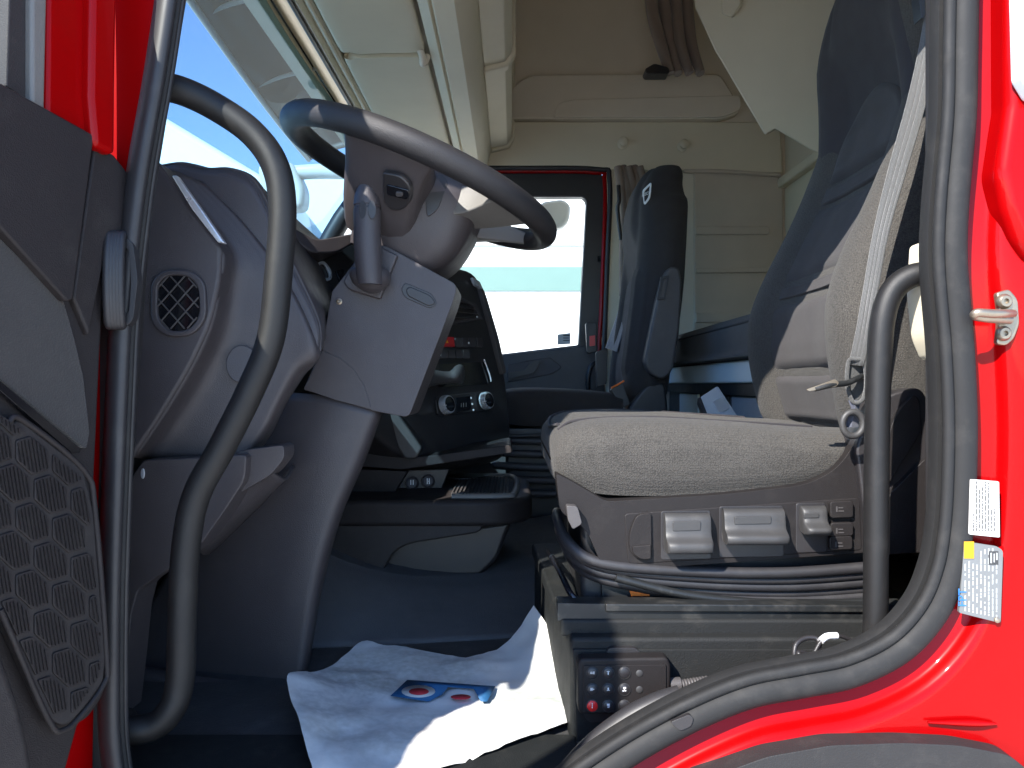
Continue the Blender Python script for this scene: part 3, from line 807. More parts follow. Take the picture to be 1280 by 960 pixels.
# side air vent with its lattice
vent_o = [(188, 352, 16), (204, 337, 16), (238, 337, 16), (256, 352, 16), (258, 398, 16), (240, 420, 16), (206, 421, 16), (188, 404, 16)]
vent_i = [(196, 356, 13), (208, 344, 13), (234, 344, 13), (248, 358, 13), (250, 394, 13), (236, 413, 13), (210, 414, 13), (196, 398, 13)]
va = ring('air_vent', 0.13, vent_o, vent_i, 0.006, 0.02, 'plastic', da, bev=0.0025, r=0)
ext('vent_cavity', 0.13, vent_i, 0.0015, 0.001, 'gloss', va, bev=0)
for s in (1, -1):
    for k in range(-4, 5):
        c = k * 20.5
        p0, p1 = None, None
        pts = []
        for t in np.linspace(-45, 45, 60):
            x, y = 222 + t + c / 2, 378 + s * t * 1.12 - s * c / 2 * 1.12
            if inside([(a[0], a[1]) for a in fillet(vent_i, 0)], x, y): pts.append((x, y))
        if len(pts) > 4:
            a, b = pts[0], pts[-1]
            tube('vent_bar', [P(a[0], a[1], .126 + .001 * s), P(b[0], b[1], .126 + .001 * s)], 0.0011, 'plasticd', va, n=6, smooth=False)
# instrument hood rising behind the front handle
hood = [[P(x, y, Yv) for x, y in pts] for Yv, pts in (
    (.21, ((196, 212), (220, 206), (250, 212), (285, 214), (312, 226), (333, 262), (352, 312), (372, 352), (396, 405), (398, 440))),
    (.23, ((198, 207), (232, 203), (262, 210), (290, 210), (319, 222), (341, 258), (358, 302), (380, 346), (402, 398), (404, 436))),
    (.40, ((228, 222), (256, 219), (284, 224), (306, 226), (330, 236), (352, 264), (370, 300), (388, 330), (408, 380), (412, 420))),
    (.95, ((330, 292), (345, 290), (360, 291), (380, 292), (396, 298), (410, 308), (424, 322), (436, 340), (446, 370), (450, 410))))]
grid('instrument_hood', hood, 'plastic', da, sub=5, solid=0.01)
grid('hood_end', [[P(x, y, .205) for x, y in ((196, 212), (220, 206), (250, 212), (285, 214), (312, 226), (333, 262), (352, 312), (372, 352), (396, 405), (398, 440))],
                  [P(x, y, .20) for x, y in ((200, 222), (226, 232), (252, 246), (275, 262), (298, 282), (318, 310), (336, 344), (354, 372), (384, 420), (392, 444))]], 'plastic', da, sub=5, solid=0.004)
# fascia beside the column with the ignition ring
FP = Plane(P(408, 340, .52), (.75, -.62, .25))
fa = ext('instrument_fascia', FP, [(360, 285, 10), (400, 300, 10), (446, 290, 10), (460, 330), (440, 420), (400, 440), (372, 380)], 0, .03, 'plasticb', da, bev=.006)
ring('ignition_ring', FP, fillet([(396, 328), (405, 325), (414, 336), (416, 349), (407, 352), (398, 342)], 5), fillet([(399, 331), (405, 329), (411, 338), (413, 346), (407, 348), (400, 340)], 4), .006, .005, 'silver', fa, bev=.001)
ext('fascia_button', FP, [(420, 338, 2), (430, 336, 2), (434, 352, 2), (426, 354, 2)], .005, .004, 'gloss', fa, bev=.001)
ext('fascia_hood', FP, [(366, 283, 8), (395, 300, 10), (440, 292, 8), (446, 302, 8), (420, 316, 8), (390, 316, 8), (364, 296, 8)], .05, .05, 'plastic', da, bev=.012)
ext('fascia_trim', FP, [(382, 395, 4), (390, 398, 4), (402, 430, 4), (404, 436, 4), (392, 440, 6), (384, 420, 6)], .03, .03, 'silver', fa, bev=.004)
# lower bolster and kick trim below the end panel
ext('lower_bolster', 0.15, [(150, 600), (162, 600, 4), (179, 575, 5), (244, 572), (308, 568, 6), (306, 600, 10), (280, 640, 20), (246, 688, 16), (172, 738, 6), (164, 770), (158, 830), (150, 900), (130, 900)], 0.0, 0.06, 'plasticw', da, bev=0.010, seg=4)
disc('clip', P(178, 592, .148), (0, -1, 0), .0025, .003, 'silver', da, ry=.007, bev=.0005)
ext('pull_grip', 0.17, [(262, 575, 4), (308, 562, 4), (354, 556, 5), (356, 572, 8), (338, 594, 8), (300, 616, 6), (284, 612, 6)], 0.0, 0.05, 'plasticw', da, bev=0.006)
grid('bolster_return', [[P(x, y, .19) for x, y in ((240, 672), (275, 632), (305, 600), (340, 588))], [P(x, y, .24) for x, y in ((250, 690), (290, 650), (322, 622), (356, 596))], [P(x, y, .34) for x, y in ((260, 690), (300, 652), (332, 620), (366, 580))]], 'plasticw', da, sub=5, solid=.005)
# ================================================================== STEERING COLUMN
sco = thing('steering_column', 'dark grey steering column cover rising from the cab floor', 'steering column', PZ(300, 850, FZ))
ext('column_shroud', 0.345, [(415, 364, 3), (440, 332, 4), (470, 306, 4), (482, 307, 4), (572, 356, 8), (566, 378), (511, 522, 8), (468, 514, 3), (379, 487, 3), (402, 436, 3)], 0.0, 0.12, 'plasticw', sco, bev=0.016, seg=5)
# seam lines of the shroud: the raised corner flap
ext('shroud_flap', 0.345, [(380, 486, 1), (403, 439), (424, 447), (442, 462), (455, 482), (464, 511, 1), (420, 500)], 0.0022, 0.006, 'plasticw', sco, bev=0.0012)
ext('shroud_slot', 0.345, [(501, 362, 4), (506, 353, 4), (540, 367, 6), (547, 380, 5), (538, 386, 5), (506, 372, 4)], 0.0015, 0.004, 'plasticb', sco, bev=0.001)
ext('slot_pad', 0.345, [(507, 362, 3), (512, 358, 3), (538, 369, 5), (545, 379, 4), (536, 383, 4), (510, 370, 3)], 0.0035, 0.004, 'plasticb', sco, bev=0.0022)
lathe('screw', [(0, .005), (.002, .005), (.003, .003), (.001, .0015), (.001, .0003)], (0, -1, 0), P(424, 377, .345), 'steel', sco, n=14)
# lower cover flaring into the kick panel
low = [[(332, 488, .40), (352, 490, .37), (400, 494, .352), (448, 506, .348), (474, 514, .36), (478, 516, .42), (478, 516, .55)],
       [(302, 560, .40), (330, 562, .37), (382, 564, .352), (426, 570, .348), (451, 574, .36), (456, 576, .42), (456, 576, .58)],
       [(254, 640, .41), (290, 642, .38), (352, 642, .360), (398, 642, .350), (422, 642, .36), (428, 642, .42), (428, 642, .60)],
       [(206, 720, .42), (250, 722, .39), (326, 720, .365), (376, 718, .352), (400, 716, .36), (407, 716, .42), (407, 716, .60)],
       [(164, 795, .42), (214, 800, .40), (306, 800, .370), (362, 798, .355), (386, 796, .36), (392, 796, .42), (392, 796, .60)],
       [(140, 842, .42), (200, 848, .40), (300, 858, .370), (356, 858, .355), (379, 852, .36), (385, 850, .42), (385, 850, .60)]]
grid('lower_cover', [[P(*p) for p in r_] for r_ in low], 'plastic', sco, sub=6, solid=.006)
grid('cover_foot', [[P(130, 826, .37), P(240, 842, .36), P(320, 852, .345), P(376, 858, .335)], [P(130, 838, .35), P(240, 854, .34), P(320, 864, .325), P(380, 868, .315)], [P(130, 852, .35), P(240, 868, .34), P(320, 880, .325), P(380, 884, .315)]], 'plastic', sco, sub=4, solid=.01)
# stalk with its collar
def pr(px, Y): return px * (Y - CAM.y) / FPX
ys = 0.30
stk = loft('indicator_stalk', [[P(cx, cy, ys) + V((pr(r_, ys) * math.cos(a), pr(r_, ys) * math.sin(a), 0)) for a in np.linspace(0, 2 * math.pi, 20, endpoint=False)]
      for cx, cy, r_ in ((463, 356, 15), (462, 345, 16.5), (461, 335, 16.5), (460, 318, 17), (459, 300, 17.2), (459, 284, 16.8), (459, 268, 17), (459, 262, 17), (459, 261, 16), (459, 258, 16), (459, 257, 17), (459, 246, 16), (460, 236, 13.5), (460, 231, 12), (460, 230, 9.5), (460, 225, 9), (460, 223, 6), (460, 222.5, 1))], 'plastic', sco, sub=1, smooth_ring=False, angle=32)
loft('stalk_boot', [[P(cx, cy, ys + .02) + V((pr(r_, ys) * math.cos(a), pr(r_, ys) * math.sin(a), 0)) for a in np.linspace(0, 2 * math.pi, 20, endpoint=False)]
      for cx, cy, r_ in ((462, 334, 18), (462, 338, 24), (463, 345, 26), (464, 353, 24), (465, 360, 17), (466, 366, 6))], 'plastic', sco, sub=2, smooth_ring=False, angle=50)
ext('stalk_plate', 0.335, [(428, 352, 4), (448, 318, 4), (477, 309, 3), (497, 319, 3), (475, 374, 3), (436, 362, 4)], 0.0, 0.02, 'plastic', sco, bev=0.004)
for dx in (-6, 6):
    disc('stalk_dimple', P(459 + dx, 262, ys - pr(16.6, ys)), (dx * .03, -1, 0), .006, .002, 'plasticb', stk, ry=.014, bev=.0005)
# ================================================================== STEERING WHEEL
SC = P(527, 228, 0.45)
tl = R(22.5)
sn = V((math.sin(tl), 0, math.cos(tl))); e1 = V((math.cos(tl), 0, -math.sin(tl))); e2 = V((0, 1, 0))
def SW(a, b, h): return SC + e1 * a + e2 * b + sn * h
sw = thing('steering_wheel', 'black leather-grained steering wheel with grey lower spokes above the column', 'steering wheel', SW(0, 0, -.15))
RR = 0.232
tube('rim', [SW(RR * math.cos(a), RR * math.sin(a), 0) for a in np.linspace(0, 2 * math.pi, 48, endpoint=False)], 0.0205, 'rimpl', sw, n=22, sub=3, closed=True)
def oval(a0, a1, bw, h, p=2.6, n=28):
    ca, ra = (a0 + a1) / 2, (a1 - a0) / 2
    out = []
    for t in np.linspace(0, 2 * math.pi, n, endpoint=False):
        c, s = math.cos(t), math.sin(t)
        out.append(SW(ca + ra * math.copysign(abs(c) ** (2 / p), c), bw * math.copysign(abs(s) ** (2 / p), s), h))
    return out
loft('hub', [oval(-.06, .085, .09, -.150, 5), oval(-.064, .098, .098, -.135, 5), oval(-.07, .115, .112, -.10, 5), oval(-.076, .122, .120, -.05, 4.5), oval(-.08, .118, .122, -.01, 4), oval(-.075, .11, .112, .008, 4), oval(-.05, .08, .08, .016, 3)], 'plasticw', sw, sub=3, smooth_ring=False, angle=50)
def spoke(name, secs, mt, parent=sw):
    return loft(name, secs, mt, parent, sub=4, ringsub=4, angle=60) if len(secs[0]) > 4 else loft(name, secs, mt, parent, sub=4, smooth_ring=False, angle=40, bev=.004)
for s in (-1, 1):
    def q(a, b, h): return SW(a, s * b, h)
    spoke('side_spoke', [[q(-.068, .08, -.13), q(.03, .08, -.13), q(.045, .08, -.06), q(.04, .08, .002), q(-.07, .08, .002), q(-.078, .08, -.06)],
                         [q(-.070, .13, -.098), q(.025, .13, -.098), q(.040, .13, -.05), q(.035, .13, .002), q(-.072, .13, .002), q(-.080, .13, -.05)],
                         [q(-.072, .185, -.046), q(.028, .185, -.046), q(.043, .185, -.022), q(.035, .185, .004), q(-.074, .185, .004), q(-.084, .185, -.022)],
                         [q(-.075, .222, -.012), q(.04, .222, -.012), q(.058, .222, -.004), q(.05, .222, .006), q(-.08, .222, .006), q(-.092, .218, -.004)]], 'plasticw')
    # lower spokes with satin trim, open towards the rim
    c_, d_ = math.cos(R(34)), math.sin(R(34))
    spoke('lower_spoke', [[q(.075, .02, -.06), q(.070, .105, -.06), q(.070, .105, -.002), q(.075, .02, -.002)],
                          [q(.135, .045, -.042), q(.112, .130, -.040), q(.112, .130, .000), q(.135, .045, .000)],
                          [q(RR * c_ + .014, RR * d_ - .040, -.014), q(RR * c_ - .045, RR * d_ + .038, -.014), q(RR * c_ - .045, RR * d_ + .038, .006), q(RR * c_ + .014, RR * d_ - .040, .006)]], 'satin')
    spoke('spoke_trim', [[q(.050, .105, .004), q(.056, .118, .004), q(.056, .118, .010), q(.050, .105, .010)],
                         [q(.09, .098, .004), q(.098, .110, .004), q(.098, .110, .010), q(.09, .098, .010)],
                         [q(.118, .078, .002), q(.130, .086, .002), q(.130, .086, .009), q(.118, .078, .009)]], 'silver')
# switch pod on the near spoke, and the darker thumb recess
SWP = Plane(SW(-.03, -.165, -.066), (SW(-.03, -.205, -.034) - SW(-.03, -.13, -.098)).cross(e1) * 1.0)
if SWP.n.y > 0: SWP.n = -SWP.n; SWP.u = -SWP.u
pod = ext('switch_pod', SWP, [(478, 216, 4), (500, 220, 6), (513, 232, 8), (514, 252, 8), (503, 264, 8), (488, 264, 8), (479, 252, 6)], .012, .012, 'plasticb', sw, bev=.003)
ext('rocker', SWP, [(483, 231, 2), (510, 238, 2), (512, 246, 3), (508, 250, 3), (483, 244, 3)], .015, .005, 'gloss', pod, bev=.0018)
ext('rocker', SWP, [(494, 240, 2), (503, 241, 2), (503, 246, 2), (495, 246, 2)], .0175, .004, 'plasticd', pod, bev=.001)
ext('thumb_recess', YP(.329), [(529, 224, 5), (552, 217, 5), (561, 228, 5), (547, 262, 6), (534, 272, 5)], .0, .004, 'plasticb', sw, bev=.0015)

# ================================================================== CENTRE CONSOLE (part of the dashboard)
CP = Plane(P(560, 460, 1.05), (.82, -.54, .20))
co = ext('centre_console', CP, [(430, 330), (545, 330, 10), (592, 338, 14), (606, 362, 20), (622, 420, 20), (634, 480, 20), (640, 545, 14), (632, 574, 20), (560, 590, 30), (500, 570, 20), (440, 520)], 0, .22, 'plasticb', da, bev=.012, seg=4)
ext('console_rim', CP, [(598, 350, 4), (607, 366, 10), (624, 424, 10), (633, 466, 3), (629, 468, 3), (619, 428, 10), (604, 372, 10)], .012, .02, 'plasticd', co, bev=.004)
# upper air vent
ringp = lambda n, o_, i_, h, d, m, p: ring(n, CP, o_, i_, h, d, m, p, bev=.0015)
cv = ringp('console_vent', [(555, 362), (596, 380), (604, 399), (552, 408)], [(558, 367), (593, 383), (599, 396), (556, 403)], .008, .012, 'plastic', co)
for k in range(4):
    y0 = 373 + k * 8
    tube('vent_slat', [CP.at(557, y0, .004), CP.at(597 - (6 - 2 * k if k < 2 else 0), y0 + 8 - k * 2.2, .004)], .0045, 'plasticd', cv, n=8, smooth=False, flat=.4)
tube('vent_tab', [CP.at(560, 400, .01), CP.at(562, 392, .012)], .003, 'silver', cv, n=8, smooth=False)
disc('vent_dot', CP.at(597, 396, .012), CP.n, .003, .003, 'silver', cv)
ext('display_edge', CP, [(590, 346, 2), (600, 352, 2), (604, 362, 2), (594, 356, 2)], .014, .008, 'silver', co, bev=.002)
# two rows of rocker switches
def sq(name, x0, y0, x1, y1, h, mt, parent, b=.0012):
    return ext(name, CP, [(x0, y0, 1), (x1, y0 + .3, 1), (x1 + 1, y1, 1), (x0 + .5, y1 - .3, 1)], h, .006, mt, parent, bev=b)
hz = sq('hazard_switch', 550, 421, 567.5, 433.5, .009, 'hazard', co)
strokes('warning_triangle', CP, [(557.6, 427.5, 560.4, 428.6), (558.2, 426.2, 559.8, 427.3), (558.7, 425, 559.3, 426)], .0098, 'yellow', hz)
xs = [569, 578, 587, 596, 604]
for a, b in zip(xs, xs[1:]): sq('rocker_switch', a, 422, b - 1, 434, .007, 'plastic', co)
for a in (543, 552, 561, 570, 579): sq('rocker_switch', a, 437, a + 7.8, 448, .007, 'plastic', co)
strokes('switch_symbol', CP, [(549, 439.5, 551, 441), (548.6, 442, 551.4, 445), (585, 427.5, 587, 430)], .0085, 'whitep', co)
# open shelf with the brake lever in front of it
rec = ext('shelf_recess', CP, [(550, 455, 2), (605, 452, 2), (613, 474, 2), (612, 480, 2), (548, 484, 2)], .0012, .001, 'gloss', co, bev=0)
tube('shelf_edge', [CP.at(605, 449, .006), CP.at(612, 468, .007), CP.at(614, 477, .006)], .0022, 'silver', co, n=8)
lv = loft('park_brake_lever', [[CP.at(cx, cy + r_ * math.sin(a), .045 + pr(r_, 1.0) * math.cos(a)) for a in np.linspace(0, 2 * math.pi, 14, endpoint=False)]
      for cx, cy, r_ in ((524, 470, 12), (536, 472, 12), (548, 472, 9), (562, 472, 8), (568, 469, 11), (574, 468, 13), (579, 468, 11), (581, 467, 3))], 'plasticd', co, sub=2, smooth_ring=False)
for k in range(4):
    tube('gaiter_rib', [CP.at(526 + k * 3.4, 470 + 13 * math.sin(a), .045 + .024 * math.cos(a)) for a in np.linspace(0, 2 * math.pi, 12, endpoint=False)], .003, 'plasticb', lv, n=8, sub=2, closed=True)
# climate panel: two chromed knobs, display, three small buttons
cp_ = ext('climate_panel', CP, [(544, 496, 6), (612, 488, 8), (616, 512, 8), (548, 520, 6)], .006, .006, 'plasticb', co, bev=.002)
for (px, py) in ((556, 506.5), (605.5, 501.5)):
    kn = lathe('knob', [(0, .024), (.010, .0235), (.016, .0215), (.0165, .019)], CP.n, CP.at(px, py, .011), 'silver', cp_)
    lathe('knob_face', [(.010, .0185), (.0175, .0185), (.0185, .016), (.0186, .001)], CP.n, CP.at(px, py, .011), 'gloss', kn)
    strokes('knob_mark', CP, [(px - 2.5, py - .5, px + 2.5, py + .5), (px - .5, py - 3, px + .5, py)], .0305, 'whitep', kn)
ext('climate_display', CP, [(570, 497, 1), (588, 495, 1), (589, 512, 1), (571, 515, 1)], .013, .002, 'gloss', cp_, bev=.0005)
strokes('display_digits', CP, [(576, 504, 577.2, 509), (578.8, 503.6, 580, 509), (582, 503.4, 583.2, 508.5)], .0136, 'satin', cp_)
for (px, py) in ((589.5, 497.5), (591, 505), (592.5, 512.5)):
    disc('climate_button', CP.at(px, py, .014), CP.n, .0028, .003, 'whitep', cp_)
# struts and ledges below the stack
ext('console_strut', 0.84, [(476, 512), (497, 516, 3), (514, 540, 8), (528, 560, 4), (520, 574, 4), (506, 574, 4), (497, 560, 6)], 0, .06, 'lever', da, bev=.006)
ext('console_ledge', 0.86, [(430, 552), (461, 555), (498, 562, 4), (506, 572, 4), (545, 569, 4), (638, 556, 6), (641, 566, 4), (504, 587, 3), (447, 583), (420, 583)], 0, .25, 'doorpl', da, bev=.006)
ext('console_side', 0.87, [(418, 586), (509, 589, 3), (489, 622), (400, 627)], 0, .2, 'doorpl', da, bev=.005)
skp = ext('socket_panel', 0.93, [(494, 588), (562, 586), (552, 612), (532, 624), (480, 624)], 0, .05, 'plasticb', da, bev=.003)
for (px, py) in ((515, 604), (535, 601.5)):
    lathe('power_socket', [(0, .016), (.004, .016), (.006, .013), (.003, .011), (.003, .0005)], (.3, -.9, .15), P(px, py, .925), 'plastic', skp, n=22)
strokes('socket_symbol', .90, [(513, 600, 514, 606), (516, 600, 517, 606), (533.5, 598, 534.7, 605), (536, 598, 537.2, 605), (533.5, 601, 537, 602)], 0, 'whitep', skp)
# tray with the ribbed sliding lid
def plan(name, pts, z0, z1, mt, parent, bev=.006, r=0.03, seg=3):
    pp = fillet([(x, y) for x, y in pts], r, 6)
    a = [W(x, y, z1) for x, y in pp]; b = [W(x, y, z0) for x, y in pp]
    n = len(a)
    return mesh(name, a + b, [list(range(n)), list(range(2 * n - 1, n - 1, -1))] + [[i, i + n, (i + 1) % n + n, (i + 1) % n] for i in range(n)], mt, parent, bev=bev, seg=seg)
tro = [(-.45, .735), (-.02, .735), (.045, .80), (.045, 1.12), (-.02, 1.19), (-.45, 1.19)]
tr = plan('console_tray', tro, -.302, -.246, 'doorpl', da, r=.08, bev=.012)
tube('tray_rim', [W(-.13, .77, -.244), W(-.02, .775, -.244), (W(.005, .82, -.244)), W(.008, 1.08, -.244), W(-.03, 1.14, -.244), W(-.14, 1.14, -.244)], .008, 'satin', tr, n=10)
plan('sliding_lid', [(-.135, .79), (-.02, .79), (-.008, .81), (-.008, 1.08), (-.03, 1.12), (-.135, 1.12)], -.247, -.240, 'plasticd', tr, bev=.002, r=.02)
vs, fs = [], []
for k in range(15):
    x = -.132 + k * .0083
    i = len(vs)
    for y in (.80, 1.10):
        vs += [W(x, y, -.2405), W(x + .0025, y, -.2365), W(x + .005, y, -.2405)]
    fs += [[i, i + 1, i + 4, i + 3], [i + 1, i + 2, i + 5, i + 4], [i, i + 1, i + 2], [i + 3, i + 4, i + 5]]
mesh('lid_ribs', vs, fs, 'lever', tr, angle=20)
disc('cup_ring', W(-.12, 1.09, -.236), (0, 0, 1), .05, .006, 'plasticb', tr, bev=.002)
ext('tray_side', 0.75, [(370, 646), (610, 646), (600, 666, 8), (510, 680, 14), (492, 690, 10), (474, 722), (440, 716), (400, 690), (370, 680)], 0, .05, 'doorpld', da, bev=.005)
ext('tray_nook', 0.80, [(470, 676), (640, 652), (632, 672, 10), (622, 700, 10), (600, 720), (470, 726)], 0, .3, 'plasticb', da, bev=.01)

# ================================================================== SEATS
def back_front(cy, w, zt, xt):
    """front surface of a backrest: xt = [(z, x of the bolsters, half width)]"""
    zs = [a[0] for a in xt]
    def f(z):
        x = np.interp(z, zs, [a[1] for a in xt]); hw = np.interp(z, zs, [a[2] for a in xt])
        return x, hw
    return f

def dishof(prof, z, dish):
    """hollow between the bolsters, turning into a rounded headrest at the top"""
    top = prof[-1][0]
    return dish * float(np.interp(z, [top - .36, top - .22], [1, -.35]))

def backrest(parent, cy, prof, mt, thick=.15, dish=.035, name='backrest', c=1.0):
    secs = []
    for z, x, w, k in prof:          # k: how rounded this section is (end caps smaller)
        d = dishof(prof, z, dish)
        t = thick * k
        q_ = min(1.0, .55 * t / (.055 * c))
        c1, c2, c3 = .055 * c * q_, (.012 + .04 * (c - 1)) * q_, .018 * (c - 1) * q_
        pts = [(x + c1, 1.0), (x + c2, .93), (x + c3, .80), (x + .006, .64), (x + d * .8, .5), (x + d, .25), (x + d, 0), (x + d, -.25), (x + d * .8, -.5), (x + .006, -.64), (x + c3, -.80), (x + c2, -.93), (x + c1, -1.0), (x + t * .8, -.97), (x + t, -.8), (x + t + .012, 0), (x + t, .8), (x + t * .8, .97)]
        secs.append([W(a, cy + b * w, z) for a, b in pts])
    return loft(name, secs, mt, parent, sub=4, ringsub=3, angle=60)

def patch(name, parent, cy, prof, z0, z1, b0, b1, mt, dish=.035, lift_=.006, top=None, c=1.0):
    """insert panel laid on the dished front of a backrest; b = fraction of the half width"""
    zs = [a[0] for a in prof]
    rows, nz, nb = [], 9, 13
    for i in range(nz):
        v = i / (nz - 1)
        row = []
        for j in range(nb):
            u = j / (nb - 1)
            b = b0 + (b1 - b0) * u
            zz = z1 if top is None else z1 - top * (2 * u - 1) ** 2
            z = z0 + (zz - z0) * v
            x = np.interp(z, zs, [a[1] for a in prof]); w = np.interp(z, zs, [a[2] for a in prof])
            bb = abs(b)
            ds = dishof(prof, z, dish)
            d = np.interp(bb, [0, .25, .5, .64, .8, .93, 1.0], [ds, ds, ds * .8, .006, .018 * (c - 1), .012 + .04 * (c - 1), .055 * c])
            edge = min(u, 1 - u) * 9; ez = min(v, 1 - v) * 8
            l = lift_ * min(1, edge) ** .5 * min(1, ez) ** .5 if min(edge, ez) > 0 else -.004
            row.append(W(x + d - l, cy + b * w, z))
        rows.append(row)
    return grid(name, rows, mt, parent, sub=2, solid=0, angle=70)

# ---------------------------------------------------- driver seat
DS = thing('driver_seat', 'large grey woven driver seat lit by the sun, with levers on its side', 'seat', W(.3, .46, FZ), 'cab seats')
CY = .465
dprof = [(-.085, .525, .20, .75), (-.07, .505, .235, .95), (.0, .488, .247, 1), (.07, .478, .25, 1), (.13, .480, .248, 1), (.20, .503, .242, 1), (.31, .556, .232, 1), (.40, .592, .222, 1), (.47, .612, .212, 1), (.53, .607, .20, 1), (.62, .598, .185, 1), (.70, .612, .165, 1), (.78, .640, .14, 1), (.86, .672, .12, .95), (.90, .70, .10, .7)]
bk = backrest(DS, CY, dprof, 'fabric')
pp3 = [(a, b, c) for a, b, c, d in dprof]
for z0, z1 in ((-.07, .018), (.022, .155), (.159, .185), (.189, .335)):
    patch('insert_panel', DS, CY, pp3, z0, z1, -.60, .56, 'fabricm')
patch('insert_panel', DS, CY, pp3, .339, .375, -.60, .56, 'fabricm')
patch('shoulder_cover', DS, CY, pp3, .44, .88, -.97, .97, 'fabricd', lift_=.005)
patch('insert_panel', DS, CY, pp3, .379, .53, -.62, .56, 'fabricm', top=.085, lift_=.013)
# cushion
def cush(parent, cy, prof, mt, name='cushion'):
    secs = []
    for x, zt, zb, w in prof:
        m = (zt + zb) / 2
        pts = [(-.86, zt - .004), (-.55, zt), (0, zt - .006), (.55, zt), (.86, zt - .004), (.98, zt - .022), (1.0, m), (.97, zb + .012), (.85, zb), (0, zb), (-.85, zb), (-.97, zb + .012), (-1.0, m), (-.98, zt - .022)]
        secs.append([W(x, cy + b * w, z) for b, z in pts])
    return loft(name, secs, mt, parent, sub=4, ringsub=4, angle=60)
cu_ = cush(DS, CY, [(.058, -.092, -.128, .20), (.062, -.080, -.140, .232), (.080, -.064, -.152, .25), (.12, -.053, -.160, .257), (.20, -.050, -.163, .26), (.32, -.056, -.158, .26), (.42, -.064, -.150, .258), (.50, -.068, -.140, .25), (.55, -.07, -.13, .235)], 'fabric')
tube('cushion_piping', [W(.075, CY - .10, -.0655), W(.066, CY + .02, -.074), W(.075, CY + .14, -.064), W(.105, CY + .20, -.056)], .003, 'fabricd', cu_, n=8)
for b_ in (-.17, .17):
    tube('cushion_seam', [W(.07, CY + b_, -.070), W(.10, CY + b_, -.0555), W(.2, CY + b_, -.0505), (W(.32, CY + b_, -.0565)), W(.46, CY + b_, -.0655)], .0022, 'fabricd', cu_, n=6)
# plastic side valance with its controls
SY = .195
vl = ext('side_valance', SY, [(695, 592, 4), (712, 600, 8), (758, 627, 8), (905, 618, 20), (1010, 606, 20), (1048, 585, 18), (1070, 552, 14), (1088, 548, 6), (1094, 600), (1094, 690, 6), (920, 703), (770, 713, 16), (752, 706, 14), (732, 660, 14), (700, 640, 10)], 0.0, .05, 'seatpl', DS, bev=.012, seg=4)
ext('control_recess', SY, [(780, 642, 6), (1075, 622, 6), (1078, 688, 6), (785, 706, 8)], .001, .004, 'seatpl', DS, bev=.003)
pad = ext('end_pad', SY, [(786, 668, 14), (796, 643, 14), (814, 641, 3), (815, 700, 3), (800, 701, 10), (787, 690, 10)], .006, .006, 'seatpl', vl, bev=.003)
ext('pad_foot', SY, [(790, 683), (814, 681), (814, 699, 3), (801, 700, 8), (791, 692, 6)], .0085, .004, 'seatpl', pad, bev=.0015)
def lever(x0, x1, y0, y1, yb, lip=True):
    ext('lever_pocket', SY, [(x0 - 3, y0 - 4, 4), (x1 + 3, y0 - 5, 4), (x1 + 4, yb, 4), (x0 - 3, yb + 1, 4)], .0018, .003, 'plasticb', vl, bev=.001)
    s_ = [[SY - .002, y0], [SY - .016, y0 + 2], [SY - .021, y0 + (y1 - y0) * .52], [SY - .034, y0 + (y1 - y0) * .72], [SY - .034, y1 - 3], [SY - .026, y1], [SY - .004, y1 - 5]]
    secs = []
    for x in (x0, x0 + 3, (x0 + x1) / 2, x1 - 3, x1):
        e = 0.82 if x in (x0, x1) else 1.0
        secs.append([P(x, yy, SY) + V((0, (yv - SY) * e, 0)) for yv, yy in s_])
    l = loft('lever', secs, 'lever', vl, sub=2, ringsub=4, angle=60)
    w = (x1 - x0)
    ext('lever_inset', YP(SY - .0175), [(x0 + w * .22, y0 + 9, 2), (x1 - w * .16, y0 + 8, 2), (x1 - w * .16, y0 + (y1 - y0) * .46, 2), (x0 + w * .22, y0 + (y1 - y0) * .48, 2)], .003, .003, 'lever', l, bev=.0008)
lever(829, 885, 643, 687, 699)
lever(902, 976, 637, 676, 696)
lever(998, 1029, 633, 664, 690)
for (x0, y0, x1, y1) in ((1038, 627, 1067, 648), (1038, 654, 1067, 671), (1037, 671, 1066, 688)):
    bt_ = ext('lumbar_switch', SY, [(x0, y0, 4), (x1, y0 - 1, 4), (x1, y1 - 1, 4), (x0, y1, 4)], .009, .009, 'seatpl', vl, bev=.003)
    strokes('switch_symbol', SY, [(x0 + 7, y0 + 6, x0 + 9, y0 + 13), (x0 + 10, y0 + 7, x0 + 16, y0 + 8.5), (x0 + 10, y0 + 11, x0 + 17, y0 + 12.5)], .0098, 'plasticd', bt_)
# recliner housing and rear cover
ext('recliner_cover', SY, [(1070, 560, 10), (1085, 520, 20), (1110, 492, 20), (1150, 484, 14), (1160, 498, 10), (1170, 600), (1172, 690, 10), (1090, 692), (1080, 640)], .012, .06, 'plasticb', DS, bev=.012)
ext('recliner_shell', SY, [(1108, 560, 6), (1116, 522, 20), (1142, 492, 12), (1150, 500, 10), (1152, 540, 8), (1112, 604, 5), (1106, 600, 5)], .020, .02, 'seatpl', DS, bev=.006)
ext('rear_shell', SY, [(1110, 620, 10), (1160, 570, 10), (1170, 690, 8), (1100, 694, 8)], .022, .02, 'seatpl', DS, bev=.006)
